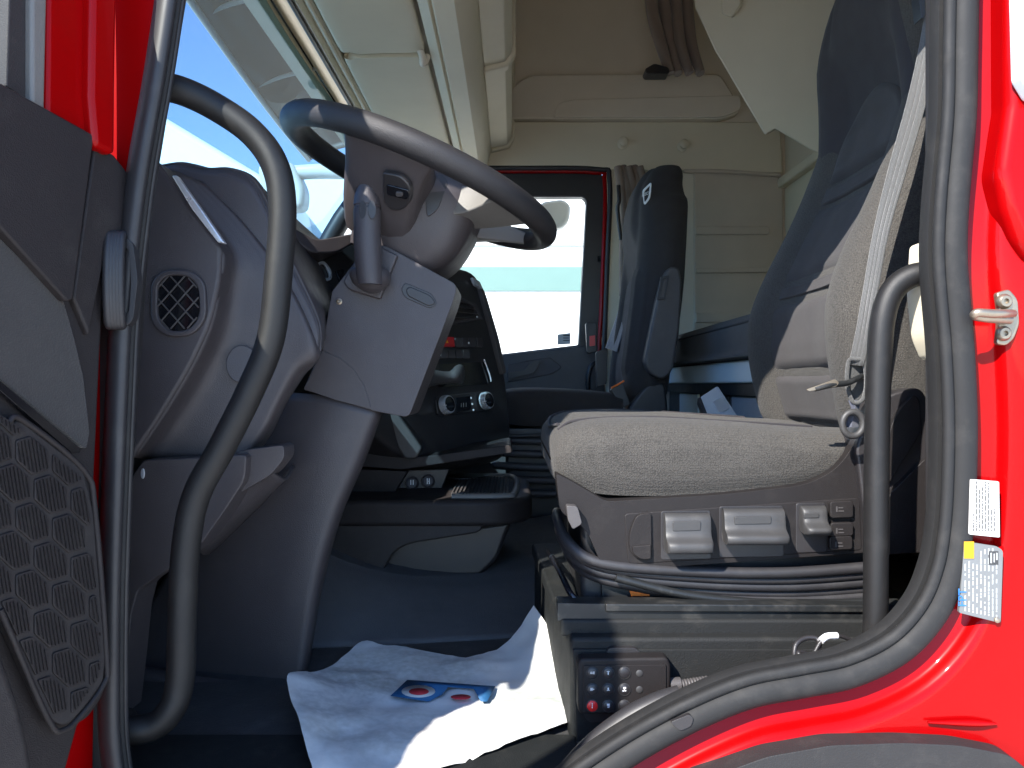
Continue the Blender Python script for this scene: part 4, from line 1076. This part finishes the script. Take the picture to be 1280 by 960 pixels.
# front lip, tilt lever, suspension bellows
ext('front_switch', SY, [(708, 632, 3), (722, 633, 4), (728, 655, 4), (716, 662, 3), (710, 650, 3)], .018, .02, 'plasticd', DS, bev=.003)
def belb(name, pts, r_, mt='rubberb'):
    return tube(name, [P(x, y, Y) for x, y, Y in pts], r_, mt, DS, n=12, sub=6)
belb('suspension_skirt', [(696, 640, .45), (697, 650, .30), (712, 680, .22), (752, 704, .20), (860, 714, .20), (980, 716, .20), (1100, 708, .20)], .008)
belb('suspension_skirt', [(698, 655, .45), (702, 672, .30), (722, 700, .23), (764, 718, .21), (870, 730, .21), (990, 733, .21), (1100, 726, .21)], .0075)
belb('suspension_skirt', [(704, 676, .45), (712, 695, .30), (734, 716, .235), (780, 730, .215), (880, 746, .215), (990, 750, .215), (1100, 744, .215)], .0075)
belb('suspension_skirt', [(697, 648, .45), (699, 660, .30), (717, 690, .225), (758, 711, .205), (865, 722, .205), (985, 725, .205), (1100, 717, .205)], .006)
belb('suspension_skirt', [(700, 664, .45), (706, 684, .30), (728, 708, .235), (772, 724, .215), (875, 738, .215), (990, 742, .215), (1100, 735, .215)], .006)
belb('skirt_rim', [(770, 722, .20), (850, 742, .20), (930, 752, .20), (1010, 755, .20), (1100, 752, .20)], .006, 'dmetal')
slab('suspension_core', .10, .52, .235, .68, -.33, -.165, 'plasticb', DS, bev=.01)
ext('suspension_plate', .225, [(752, 722), (800, 728), (860, 752), (752, 752)], 0, .01, 'dmetal', DS, bev=.001)
ext('orange_tag', .222, [(786, 736), (815, 738), (812, 745), (789, 745)], .002, .002, 'orange', DS, bev=0)
# slide rails and the bar that frees them
rl = ext('slide_rail', .17, [(697, 754, 1), (758, 755), (1080, 758), (1134, 757, 1), (1134, 777, 1), (697, 776, 1)], 0, .035, 'dmetal', DS, bev=.003)
ext('rail_cap', .165, [(757, 755), (1130, 757), (1130, 766), (757, 765)], 0, .02, 'dmetal', rl, bev=.002)
ext('slide_rail', .50, [(674, 706), (740, 707), (740, 722), (674, 721)], 0, .035, 'dmetal', DS, bev=.003)
tube('slide_bar', [P(690, 697, .30), P(700, 715, .26), P(712, 740, .21), P(722, 752, .20)], .0045, 'gloss', DS, n=12)
tube('slide_bar_grip', [P(690, 697, .30), P(685, 690, .42), P(684, 688, .5)], .0045, 'gloss', DS, n=12)
# badge at the top of the backrest (only its lower tip is in the picture)
HB = Plane(P(1072, -18, .50), (-.93, -.30, .14))
ring('badge', HB, fillet([(1050, -52), (1100, -60), (1096, -8), (1078, 9), (1062, 4)], 6), fillet([(1053, -50), (1097, -57), (1093, -9), (1078, 6), (1065, 2)], 5), .03, .006, 'belt', DS, bev=.001)

# seat belt of the driver
sb = thing('seat_belt', 'light grey ribbed seat belt hanging down along the driver seat', 'seat belt', P(1070, 520, .17), 'seat belts')
bl = [(1166, -40, .21), (1160, 0, .205), (1150, 60, .195), (1134, 130, .18), (1112, 210, .17), (1093, 290, .165), (1079, 370, .165), (1070, 420, .165), (1062, 456, .165)]
br = [(1186, -40, .18), (1177, 0, .175), (1170, 60, .165), (1158, 130, .15), (1135, 210, .14), (1112, 290, .135), (1097, 370, .135), (1089, 420, .14), (1080, 458, .145)]
rows = []
for k in range(9):
    t = k / 8
    d = .0022 if k in (2, 4, 6) else (-.0006 if k in (0, 8) else 0)
    rows.append([lerp(P(*a), P(*b), t) + V((0, -d, 0)) for a, b in zip(bl, br)])
grid('webbing', rows, 'belt', sb, sub=4, solid=.0018)
ext('upper_guide', .19, [(1148, -10, 4), (1156, -10), (1157, 20, 4), (1152, 24, 3)], 0, .02, 'plasticb', sb, bev=.003)
tube('stitched_fold', [P(1061, 452, .158), P(1070, 449, .152), P(1080, 453, .148), P(1083, 480, .15), P(1078, 500, .152), P(1066, 502, .156), P(1059, 480, .158)], .0028, 'belt', sb, n=8, closed=True)
ext('belt_fold', .162, [(1061, 455, 3), (1080, 455, 3), (1082, 482, 6), (1076, 501, 4), (1064, 501, 4), (1059, 480, 6)], 0, .005, 'belt', sb, bev=.002)
loft('belt_tail', [[P(x - w_, y, .16), P(x, y, .155), P(x + w_, y, .16), P(x, y, .165)] for x, y, w_ in ((1068, 500, 8), (1069, 512, 5), (1067, 522, 7), (1064, 534, 9))], 'beltd', sb, sub=3, smooth_ring=False)
tube('anchor_ring', [P(1066 + 13 * math.cos(a), 530 + 15 * math.sin(a), .15) for a in np.linspace(0, 2 * math.pi, 18, endpoint=False)], .0045, 'lever', sb, n=10, sub=2, closed=True)
tube('anchor_rod', [P(1018, 486, .14), P(1040, 481, .14), P(1058, 479, .145), P(1070, 474, .15), P(1086, 466, .17)], .004, 'dmetal', sb, n=10)
ext('latch_tongue', .137, [(1008, 487, 2), (1044, 474, 2), (1049, 478, 2), (1046, 483, 2), (1012, 489, 2)], 0, .003, 'steel', sb, bev=.001)

# ---------------------------------------------------- passenger seat
PS = thing('passenger_seat', 'black cloth passenger seat with armrest and built-in belt by the far door', 'seat', W(.25, 1.68, FZ), 'cab seats')
CP2 = 1.68
pprof = [(-.06, .355, .21, .7), (-.03, .342, .235, .9), (.06, .346, .245, .95), (.18, .362, .242, 1), (.30, .378, .235, 1), (.42, .388, .222, 1), (.50, .394, .21, 1), (.575, .400, .188, 1), (.605, .406, .165, .92), (.64, .416, .145, .84), (.67, .432, .132, .76), (.695, .452, .115, .62), (.708, .470, .095, .45), (.714, .488, .06, .2)]
backrest(PS, CP2, pprof, 'fabricp', thick=.155, c=1.8)
pz = [(a, b, c) for a, b, c, d in pprof]
patch('insert_panel', PS, CP2, pz, -.03, .40, -.58, .58, 'fabricd', top=.03)
patch('side_panel', PS, CP2, pz, .0, .38, -.985, -.62, 'fabricp', lift_=.010, c=1.8)
cush(PS, CP2, [(-.06, -.055, -.085, .19), (-.055, -.035, -.10, .225), (-.03, -.02, -.12, .24), (.04, -.012, -.13, .25), (.15, -.014, -.13, .25), (.25, -.02, -.12, .245), (.34, -.03, -.11, .23)], 'fabricp')
ext('armrest', 1.40, [(805, 452, 8), (820, 380, 10), (829, 345, 10), (838, 332, 8), (849, 334, 8), (853, 352, 10), (850, 410, 10), (842, 462, 12), (830, 476, 8), (812, 468, 8)], 0, .055, 'plasticd', PS, bev=.012, seg=4)
ring('armrest_latch', 1.395, [(826, 346), (837, 344), (832, 374), (821, 375)], [(829, 349), (834, 348), (830, 371), (825, 371)], .004, .006, 'plasticb', PS, bev=.001)
ext('hip_cover', 1.44, [(785, 512), (800, 490, 14), (812, 478, 10), (832, 478, 8), (836, 520), (785, 524)], 0, .05, 'plasticb', PS, bev=.01)
slab('seat_base', -.02, .33, 1.47, 1.9, -.42, -.13, 'plasticb', PS, bev=.012)
for k in range(5):
    tube('bellow_fold', [W(-.03 - .004 * k, 1.47, -.17 - .04 * k), W(-.045, 1.46, -.17 - .04 * k), W(.1, 1.45, -.175 - .04 * k), W(.3, 1.45, -.17 - .04 * k)], .012, 'plasticd', PS, n=10)
tube('bellow_edge', [W(-.03, 1.44, -.16), W(.12, 1.435, -.155), W(.3, 1.435, -.16)], .006, 'lever', PS, n=8)
# belt outlet, badge, buckle
BP = Plane(P(795, 290, 1.80), (-.88, -.40, .25))
ring('belt_outlet', BP, fillet([(789, 283), (797, 272), (801, 300), (795, 309)], 3), fillet([(791, 287), (796, 278), (798, 298), (794, 304)], 2), .03, .02, 'lever', PS, bev=.002)
EP = Plane((.428, 1.54, 2.35), (-.80, -.52, .33))
ring('badge', EP, fillet([(802.5, 238), (814, 227), (812, 247), (805, 257)], 3.5), fillet([(804.3, 239), (812.4, 230.5), (810.6, 246), (805.5, 253.5)], 3), .010, .004, 'whitep', PS, bev=.0008)
text('badge_lettering', 'IVECO', EP, 808.2, 242.2, .0165, 'whitep', PS, rot=R(4), h=.011, sx=.85)
pb = thing('seat_belt', 'dark blue grey seat belt across the passenger seat beside the far door', 'seat belt', P(762, 440, 1.9), 'seat belts')
bl = [(796, 300, 1.84), (785, 345, 1.86), (771, 395, 1.88), (757, 435, 1.90)]
br = [(801, 304, 1.80), (793, 350, 1.78), (783, 400, 1.78), (772, 440, 1.80)]
grid('webbing', [[lerp(P(*a), P(*b), t) for a, b in zip(bl, br)] for t in (0, .33, .66, 1)], 'beltd', pb, sub=4, solid=.002)
ext('belt_stalk', 1.95, [(745, 440, 3), (760, 434, 4), (758, 480), (746, 484)], 0, .03, 'plasticb', pb, bev=.004)
bu = thing('belt_buckle', 'black belt buckle with red button on the post of the far door', 'buckle', P(738, 440, 2.1), 'belt buckles')
ext('buckle_body', 2.1, [(732, 403, 3), (746, 403, 3), (746, 440, 3), (734, 442, 3)], 0, .03, 'plasticb', bu, bev=.004)
ext('release_button', 2.1, [(737, 420, 1), (744, 419, 1), (744, 432, 1), (737, 433, 1)], .004, .006, 'redbtn', bu, bev=.001)
b2 = thing('belt_buckle', 'black buckle with red stitched strap on the passenger seat cushion', 'buckle', P(775, 500, 1.46), 'belt buckles')
ext('buckle_body', 1.46, [(763, 487, 2), (778, 478, 2), (788, 505, 3), (778, 510, 3)], 0, .03, 'plasticb', b2, bev=.004)
tube('strap_edge', [P(764, 485, 1.455), P(772, 481, 1.455), P(780, 476, 1.455)], .003, 'orange', b2, n=8)

# ================================================================== SLEEPER
lb_ = thing('lower_bunk', 'pale blue grey lower bunk rail with lockers behind the seats', 'bunk', W(.8, 1.2, FZ))
BX = .60
slab('bunk_rail', BX, BX + .03, .76, FW - .03, .002, .062, 'bluegrey', lb_, bev=.006)
slab('bunk_deck', BX + .03, 1.11, .76, FW - .03, .0, .050, 'dmetal', lb_)
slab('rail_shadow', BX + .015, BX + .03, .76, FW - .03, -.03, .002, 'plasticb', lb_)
slab('locker_front', BX + .04, BX + .06, .76, FW - .03, FZ, -.03, 'plasticd', lb_)
for (a, b, m_) in ((1.72, 2.0, 'bluegrey'), (1.02, 1.32, 'clearbox'), (1.36, 1.66, 'dmetal')):
    slab('locker_door', BX + .032, BX + .042, a, b, -.13, -.035, m_, lb_, bev=.004)
mt_ = thing('mattress', 'dark cloth mattress lying on the lower bunk', 'mattress', W(.85, 1.5, .06))
def msec(y, k=1.0):
    pts = [(BX + .005, .065), (BX - .008, .09), (BX - .008, .145), (BX + .005, .17), (BX + .04, .185), (.85, .190), (1.08, .185), (1.10, .14), (1.10, .08), (1.08, .065)]
    return [W(.85 + (x - .85) * k, y, .125 + (z - .125) * k) for x, z in pts]
mm = loft('mattress_body', [msec(.78, .9), msec(.80), msec(1.1), msec(1.5), msec(1.9), msec(FW - .06), msec(FW - .04, .9)], 'mattress', mt_, sub=3, ringsub=4)
tube('mattress_piping', [W(BX - .006, y, .158) for y in (.82, 1.1, 1.5, 1.9, 2.15)], .003, 'fabricd', mm, n=8)
dv = thing('wrapped_box', 'small silver grey plastic box leaning behind the driver cushion', 'box', P(895, 525, .92))
VP_ = Plane(P(897, 505, .92), (-.15, -.85, .5))
ext('case', VP_, [(874, 497, 2), (897, 482, 3), (922, 520, 2), (912, 540), (892, 540)], 0, .03, 'clearbox', dv, bev=.003)
ext('case_inset', VP_, [(890, 502, 3), (903, 496, 3), (912, 510, 2), (900, 517, 2)], .002, .003, 'silver', dv, bev=.001)
ext('case_edge', VP_, [(872, 498), (876, 496), (893, 540), (888, 540)], .001, .028, 'plasticb', dv, bev=.001)
cu2 = thing('sleeper_curtain', 'taupe curtain gathered in folds between far door and passenger headrest', 'curtain', W(.45, 2.15, .1), 'curtains of the sleeper')
for k in range(5):
    x = 775 + k * 7.0
    tube('curtain_fold', [P(x - 3, 208, 2.14 + .025 * (k % 2)), P(x + 2, 235, 2.14), P(x + 6 - k, 270, 2.14), P(x + 4 - k * 2, 310, 2.14), P(x + 4 - k * 2, 370, 2.14)], [.014, .019, .018, .017, .016], 'curtain', cu2, n=10)
tube('curtain_cord', [P(773, 232, 2.10), P(774, 250, 2.09), P(772, 262, 2.10), P(776, 300, 2.10)], .008, 'plasticb', cu2, n=8)

# ================================================================== PASSENGER DOOR
pd = thing('passenger_door', 'closed passenger door with black window frame and red edge', 'door', P(680, 600, 2.25))
outer = [(440, 211), (744, 212, 8), (763, 226, 10), (757, 330), (752, 470), (440, 470)]
inner = [(440, 246), (729, 246, 5), (733, 252, 4), (728, 340), (723, 431), (440, 465)]
ring('window_frame', 2.26, outer, inner, 0, .05, 'plasticb', pd, bev=.006, r=0)
tube('red_edge', [P(440, 213.5, 2.245), P(640, 214, 2.245), P(742, 215.5, 2.245), P(756, 228, 2.245), P(754, 330, 2.245), P(749, 440, 2.245), P(748, 480, 2.245)], .009, 'red', pd, n=10, sub=6)
tube('frame_seal', [P(440, 210, 2.235), P(640, 210, 2.235), P(746, 211.5, 2.235), P(762, 226, 2.235), P(759, 330, 2.235), P(755, 440, 2.235), P(754, 480, 2.235)], .010, 'rubberb', pd, n=10, sub=6)
mesh('door_glass', [P(430, 240, 2.29), P(740, 240, 2.29), P(740, 470, 2.29), P(430, 470, 2.29)], [[0, 1, 2, 3]], 'glass', pd)
ext('door_lining', 2.25, [(440, 462), (632, 443), (731, 432, 4), (756, 431), (757, 520), (757, 640), (440, 640)], .01, .05, 'plasticd', pd, bev=.008)
dh = ext('handle_recess', 2.25, [(634, 456, 4), (672, 449, 4), (688, 447), (703, 459, 4), (690, 468, 6), (634, 478)], .014, .01, 'plastic', pd, bev=.003)
ext('door_handle', 2.25, [(634, 466, 2), (655, 463, 2), (664, 452, 2), (676, 450, 2), (668, 466, 3), (636, 474, 2)], .026, .012, 'plasticb', dh, bev=.003)
tube('inner_pull', [P(736, 500, 2.2), P(735, 475, 2.19), P(739, 458, 2.19), P(748, 452, 2.2)], .010, 'plasticb', pd, n=10)
lbp = ext('glass_label', 2.28, [(697, 418), (713, 416), (713, 430), (697, 431)], 0, .001, 'label', pd, bev=0)
strokes('printed_text', 2.278, [(704, 418.5, 712, 420), (704, 422, 711, 423), (704, 425, 712, 426)], 0, 'ink', lbp)
for xx in (0,):
    strokes('pillar_switch', 2.20, [(747, 320, 751, 327)], 0, 'gloss', pd)

# ================================================================== SEAT BOX, REMOTE, CABLES, PAPER
sbx = thing('seat_box', 'dusty dark plastic box on the cab floor carrying the driver seat', 'seat box', W(.3, .35, FZ))
zt = -.333
def hexa(name, n4, f4, z0, z1, mt, parent, bev=.006):
    (xa, ya), (xb, yb) = n4; (xc, yc), (xd, yd) = f4
    vs = [W(x, y, z) for z in (z0, z1) for x, y in ((xa, ya), (xb, yb), (xd, yd), (xc, yc))]
    return mesh(name, vs, [[3, 2, 1, 0], [4, 5, 6, 7], [0, 1, 5, 4], [1, 2, 6, 5], [2, 3, 7, 6], [3, 0, 4, 7]], mt, parent, bev=bev)
hexa('box_body', ((.078, .145), (.60, .145)), ((.045, .66), (.60, .66)), FZ - .03, zt - .006, 'box', sbx, bev=.006)
hexa('box_top', ((.066, .165), (.60, .165)), ((.040, .66), (.60, .66)), zt - .012, zt + .012, 'box', sbx, bev=.005)
ext('raised_face', .145, [(716, 812, 3), (1130, 812, 3), (1130, 960), (722, 960)], .005, .008, 'box', sbx, bev=.004)
ext('holder_back', .14, [(756, 824, 3), (760, 810, 6), (796, 810, 6), (806, 824, 3)], .004, .01, 'plasticb', sbx, bev=.003)
for x in (729, 817):
    ext('holder_hook', .135, [(x, 819, 1), (x + 14, 819, 1), (x + 14, 828, 1), (x, 828, 1)], .004, .012, 'plasticb', sbx, bev=.002)
ext('holder_base', .135, [(728, 890, 2), (778, 890, 2), (774, 902, 5), (735, 903, 5)], .0, .012, 'plasticb', sbx, bev=.003)
struct(slab('door_sill', -.62, .085, -.06, .15, FZ - .05, FZ + .006, 'box', bev=.004))

rm = thing('remote_control', 'wired remote control with nine round buttons, one red, on the seat box', 'remote control', P(780, 893, .12))
RY = .125
rb = ext('case', RY, [(725, 824, 6), (834, 822, 6), (839, 832, 5), (838, 872, 8), (812, 888, 8), (796, 894, 5), (726, 894, 6), (722, 886, 5), (722, 832, 5)], .012, .024, 'seatpl', rm, bev=.004)
ext('face_plate', RY, [(729, 832, 2), (833, 831, 2), (833, 870, 4), (800, 890, 4), (729, 891, 2)], .014, .004, 'seatpl', rm, bev=.001)
sym = {0: [(-2.5, -1, 2.5, -.4), (-2.5, .6, 2.5, 1.2), (1.6, -1.6, 2.8, 1.8)], 1: [(-.6, -2.4, .6, 2.4), (-1.8, -2, 1.8, -1.2)], 2: [], 3: [(-2.6, -.4, 2.6, .4), (-2.6, -1.6, 1, -1), (-2.6, 1, 1, 1.6)], 4: [(-.8, -2, .8, 2), (-1.8, 1, 1.8, 2)],
       5: [(-1.4, -2.8, 2.2, -.6), (-.4, -.6, .6, 1), (-2.2, 1, 0, 2.8), (.6, 1, 2.4, 2.6)], 6: [(-.5, -3.6, .5, -2.2), (-.5, -1.6, .5, .2), (-.5, .8, .5, 3)], 7: [(-1.8, -2.6, 1.8, 0), (-1, .4, 2.2, 1), (-1, 1.6, 1.6, 2.6)], 8: []}
for j in range(3):
    for i in range(3):
        k = j * 3 + i
        px, py = 740.3 + i * 20.0, 841 + j * 20.6
        lathe('button_bezel', [(0, .0082), (.0014, .0082), (.0018, .0076), (.0006, .0070)], (0, -1, 0), YP(RY).at(px, py, .0138), 'lever', rm, n=22)
        bq = lathe('button', [(0, .0070), (.0016, .0070), (.0024, .0060), (.0026, .0005)], (0, -1, 0), YP(RY).at(px, py, .0138), 'redbtn' if k == 6 else 'plasticb', rm, n=22)
        if sym[k]: strokes('button_symbol', RY, [(px + a, py + b, px + c, py + d) for a, b, c, d in sym[k]], .0168, 'whitep', bq)
    lathe('indicator_light', [(0, .0046), (.001, .0044), (.0016, .0032), (.0017, .0004)], (0, -1, 0), YP(RY).at(799.2, 841.5 + j * 20.3, .0138), 'lever', rm, n=18)
lathe('cable_gland', [(0, .0095), (.014, .0095), (.0155, .007), (.017, .006)], (1, 0, .02), P(837, 856, RY), 'plasticd', rm, n=18)
helix = []
for k in range(60):
    t = k / 59
    a = t * 2 * math.pi * 9
    c = lerp(P(852, 856, RY), P(886, 851, RY - .01), t)
    helix.append(c + V((0, math.cos(a), math.sin(a))) * .0048)
tube('cable', [P(848, 856, RY)] + helix + [P(889, 850, RY - .012), P(900, 846, RY - .015), P(912, 846, RY - .02), P(920, 851, RY - .025), P(924, 862, RY - .03)], .0021, 'plasticd', rm, n=8, sub=3)

wr_ = thing('wire_loop', 'black wire loop with white tape on the sill at the rear handle', 'wire', P(1000, 832, .08))
tube('wire', [P(996, 840, .07), P(993, 822, .07), P(995, 806, .075), P(1006, 798, .08), P(1020, 798, .08), P(1024, 806, .075), P(1018, 818, .07), P(1004, 822, .066), P(998, 816, .07), P(1008, 818, .075), P(1022, 838, .07)], .0032, 'plasticb', wr_, n=10)
tube('wire', [P(1018, 816, .07), P(1026, 802, .072), P(1034, 796, .075), P(1050, 795, .08), P(1068, 802, .085), P(1086, 808, .09)], .0026, 'plasticb', wr_, n=10)
tube('white_tape', [P(1026, 801, .070), P(1034, 795.5, .073), P(1046, 794.5, .076)], .0042, 'whitep', wr_, n=10)
ho = thing('cable_conduit', 'split dark rubber conduit end lying along the sill below the remote', 'conduit', P(790, 900, .04))
tube('conduit_sleeve', [P(690, 990, .05), P(740, 935, .05), P(785, 900, .05), P(822, 881, .05), P(851, 872, .05)], .0145, 'rubberb', ho, n=16)
disc('conduit_mouth', P(852, 871.5, .05), (.88, -.1, .35), .011, .002, 'plasticb', ho)
dt = thing('seal_cover_plate', 'notched dark rubber joint in the door seal under the remote', 'seal joint', P(850, 902, -.02))
ext('notch', -.021, [(838, 903, 3), (862, 893, 3), (867, 898, 4), (864, 908, 4), (850, 914, 4)], 0, .006, 'plasticb', dt, bev=.002)

# paper floor mat
def paper_mat():
    m = mat('dirty_paper', (0.70, 0.675, 0.645), rough=0.85, var=0.05, grain=0.15, gscale=120)
    nt = m.node_tree; N, L = nt.nodes, nt.links
    b = N["Principled BSDF"]
    src = b.inputs['Base Color'].links[0].from_socket
    geo = N.new("ShaderNodeNewGeometry")
    nz = N.new("ShaderNodeTexNoise"); nz.inputs['Scale'].default_value = 28; nz.inputs['Detail'].default_value = 8; nz.inputs['Roughness'].default_value = .75
    L.new(geo.outputs['Position'], nz.inputs['Vector'])
    for (px, py, rx, ry, amt, cc) in ((437, 860, .075, .060, .62, (.30, .29, .29)), (413, 896, .055, .045, .55, (.33, .32, .33)), (505, 838, .13, .10, .55, (.33, .30, .24)), (472, 915, .14, .07, .5, (.38, .36, .32)), (660, 876, .075, .04, .75, (.34, .36, .33)), (440, 945, .10, .05, .35, (.38, .36, .32))):
        c = PZ(px, py, FZ + .01)
        mp = N.new("ShaderNodeMapping"); mp.vector_type = 'POINT'
        mp.inputs['Location'].default_value = (-c.x / rx, -c.y / ry, 0)
        mp.inputs['Scale'].default_value = (1 / rx, 1 / ry, 0)
        L.new(geo.outputs['Position'], mp.inputs['Vector'])
        ln = N.new("ShaderNodeVectorMath"); ln.operation = 'LENGTH'
        L.new(mp.outputs[0], ln.inputs[0])
        ad = N.new("ShaderNodeMath"); ad.operation = 'MULTIPLY_ADD'; ad.inputs[1].default_value = -.9
        L.new(nz.outputs['Fac'], ad.inputs[0]); L.new(ln.outputs['Value'], ad.inputs[2])
        mr = N.new("ShaderNodeMapRange"); mr.inputs[1].default_value = .75; mr.inputs[2].default_value = .35; mr.inputs[3].default_value = 0; mr.inputs[4].default_value = amt
        L.new(ad.outputs[0], mr.inputs[0])
        ml = N.new("ShaderNodeMath"); ml.operation = 'MULTIPLY'
        n2 = N.new("ShaderNodeTexNoise"); n2.inputs['Scale'].default_value = 90; n2.inputs['Detail'].default_value = 4
        L.new(geo.outputs['Position'], n2.inputs['Vector'])
        r2 = N.new("ShaderNodeMapRange"); r2.inputs[1].default_value = .3; r2.inputs[2].default_value = .65; r2.inputs[3].default_value = .35; r2.inputs[4].default_value = 1
        L.new(n2.outputs['Fac'], r2.inputs[0]); L.new(mr.outputs[0], ml.inputs[0]); L.new(r2.outputs[0], ml.inputs[1])
        mx = N.new("ShaderNodeMix"); mx.data_type = 'RGBA'; mx.inputs[7].default_value = (*cc, 1)
        L.new(ml.outputs[0], mx.inputs[0]); L.new(src, mx.inputs[6])
        src = mx.outputs[2]
    L.new(src, b.inputs['Base Color'])
    return m
pm = thing('paper_mat', 'crumpled white paper floor mat with footprints and blue red print', 'paper mat', PZ(560, 880, FZ))
prow = [[(452, 803, .014), (515, 812, .010), (590, 821, .010), (640, 800, .02), (668, 757, .075)],
        [(405, 838, .020), (480, 840, .010), (570, 842, .010), (650, 835, .014), (694, 800, .05)],
        [(360, 843, .050), (450, 872, .014), (560, 872, .010), (650, 868, .010), (701, 850, .022)],
        [(372, 900, .035), (440, 925, .018), (555, 912, .012), (640, 905, .010), (705, 880, .014)],
        [(400, 990, .012), (470, 990, .014), (560, 957, .010), (640, 930, .010), (709, 904, .012)]]
ps = grid('paper_sheet', [[PZ(x, y, FZ + d) for x, y, d in r_] for r_ in prow], paper_mat(), pm, sub=9, solid=0, angle=180)
md = ps.modifiers.new('wrinkle', 'DISPLACE')
tx = bpy.data.textures.new('wrinkle', 'CLOUDS'); tx.noise_scale = .055; tx.noise_depth = 2
md.texture = tx; md.strength = .016; md.mid_level = .4; md.texture_coords = 'LOCAL'
LZ = FZ + .0165
def zpoly(name, pts, z, mt, parent):
    vs = [PZ(x, y, z) for x, y in pts]
    return mesh(name, vs, [list(range(len(vs)))], mt, parent, solid=.0004)
def zell(cx, cy, rx, ry, n=28): return [(cx + rx * math.cos(2 * math.pi * k / n), cy + ry * math.sin(2 * math.pi * k / n)) for k in range(n)]
zpoly('blue_print', [(488, 870), (509, 850), (619, 858), (609, 877), (601, 877), (592, 861), (560, 859), (553, 868), (536, 877)], LZ, 'logoblue', pm)
zpoly('white_oval', zell(523, 864, 21, 7.6), LZ + .0008, 'label', pm)
zpoly('red_oval', zell(523.5, 864.3, 12.5, 4.2), LZ + .0016, 'logored', pm)
zpoly('red_oval', zell(576, 871, 12.5, 3.2), LZ, 'logored', pm)

# ================================================================== OUTSIDE, BEYOND THE GLASS
wt = thing('white_trailer', 'white lorry trailer with pale green band outside the passenger window', 'trailer', (1.0, 6.0, 0))
slab('trailer_box', -2.6, 8.0, 5.5, 8.0, -.9, 1.72, 'white', wt)
slab('green_band', -2.59, 7.9, 5.485, 5.5, .78, .98, 'green', wt)
slab('top_rail', -2.59, 7.9, 5.48, 5.5, 1.16, 1.22, 'label', wt)
for k in range(7):
    slab('panel_rib', -2.0 + k * 1.35, -1.95 + k * 1.35, 5.47, 5.499, -.88, 1.70, 'label', wt)
for x in (3.5, 5.0, 6.5):
    lathe('wheel', [(0, .50), (.28, .50), (.30, .44), (.30, .05)], (0, -1, 0), (x, 5.9, .5), 'rubberb', wt)
slab('trailer_chassis', -2.4, 7.8, 5.9, 7.6, -1.15, -.9, 'dmetal', wt)
vn = thing('pale_reflection_shape', 'pale sloping body added in place of a reflection low in the windscreen', 'reflection_stand_in', (-3, 5.2, 0))  # made-up vehicle shape standing in for a pale reflection in the windscreen
vp = fillet([(60, 60), (196, 140, 10), (332, 222, 10), (350, 300), (355, 640), (20, 640)], 0)
ext('reflection_body', 4.4, vp, 0, 1.7, 'white', vn, bev=.05)
for x in (-3.4, -1.8):
    lathe('wheel', [(0, .34), (.2, .34), (.22, .30), (.22, .05)], (0, -1, 0), (x, 4.55, .34), 'rubberb', vn)
m1 = thing('side_mirror', 'pale rounded side mirror outside the passenger window', 'mirror', P(696, 268, 2.55), 'outside mirrors')
ext('mirror_housing', 2.55, [(676, 252, 6), (704, 248, 8), (714, 256, 8), (712, 276, 8), (700, 286, 8), (674, 280, 6)], 0, .09, 'mirror', m1, bev=.02, seg=4)
tube('mirror_arm', [P(676, 266, 2.58), P(640, 262, 2.50), P(600, 260, 2.32)], .015, 'plasticb', m1, n=10)
m2 = thing('side_mirror', 'pale rounded front mirror beyond the windscreen, behind the front grab handle', 'mirror', P(350, 230, 2.6), 'outside mirrors')
ext('mirror_housing', 2.6, [(320, 206, 10), (336, 196, 10), (366, 202, 10), (381, 236, 10), (378, 260, 8), (350, 262, 12), (326, 236, 10)], 0, .12, 'mirror', m2, bev=.03, seg=4)
tube('mirror_arm', [P(366, 216, 2.66), P(410, 214, 2.6), P(470, 216, 2.45)], .035, 'mirror', m2, n=10)
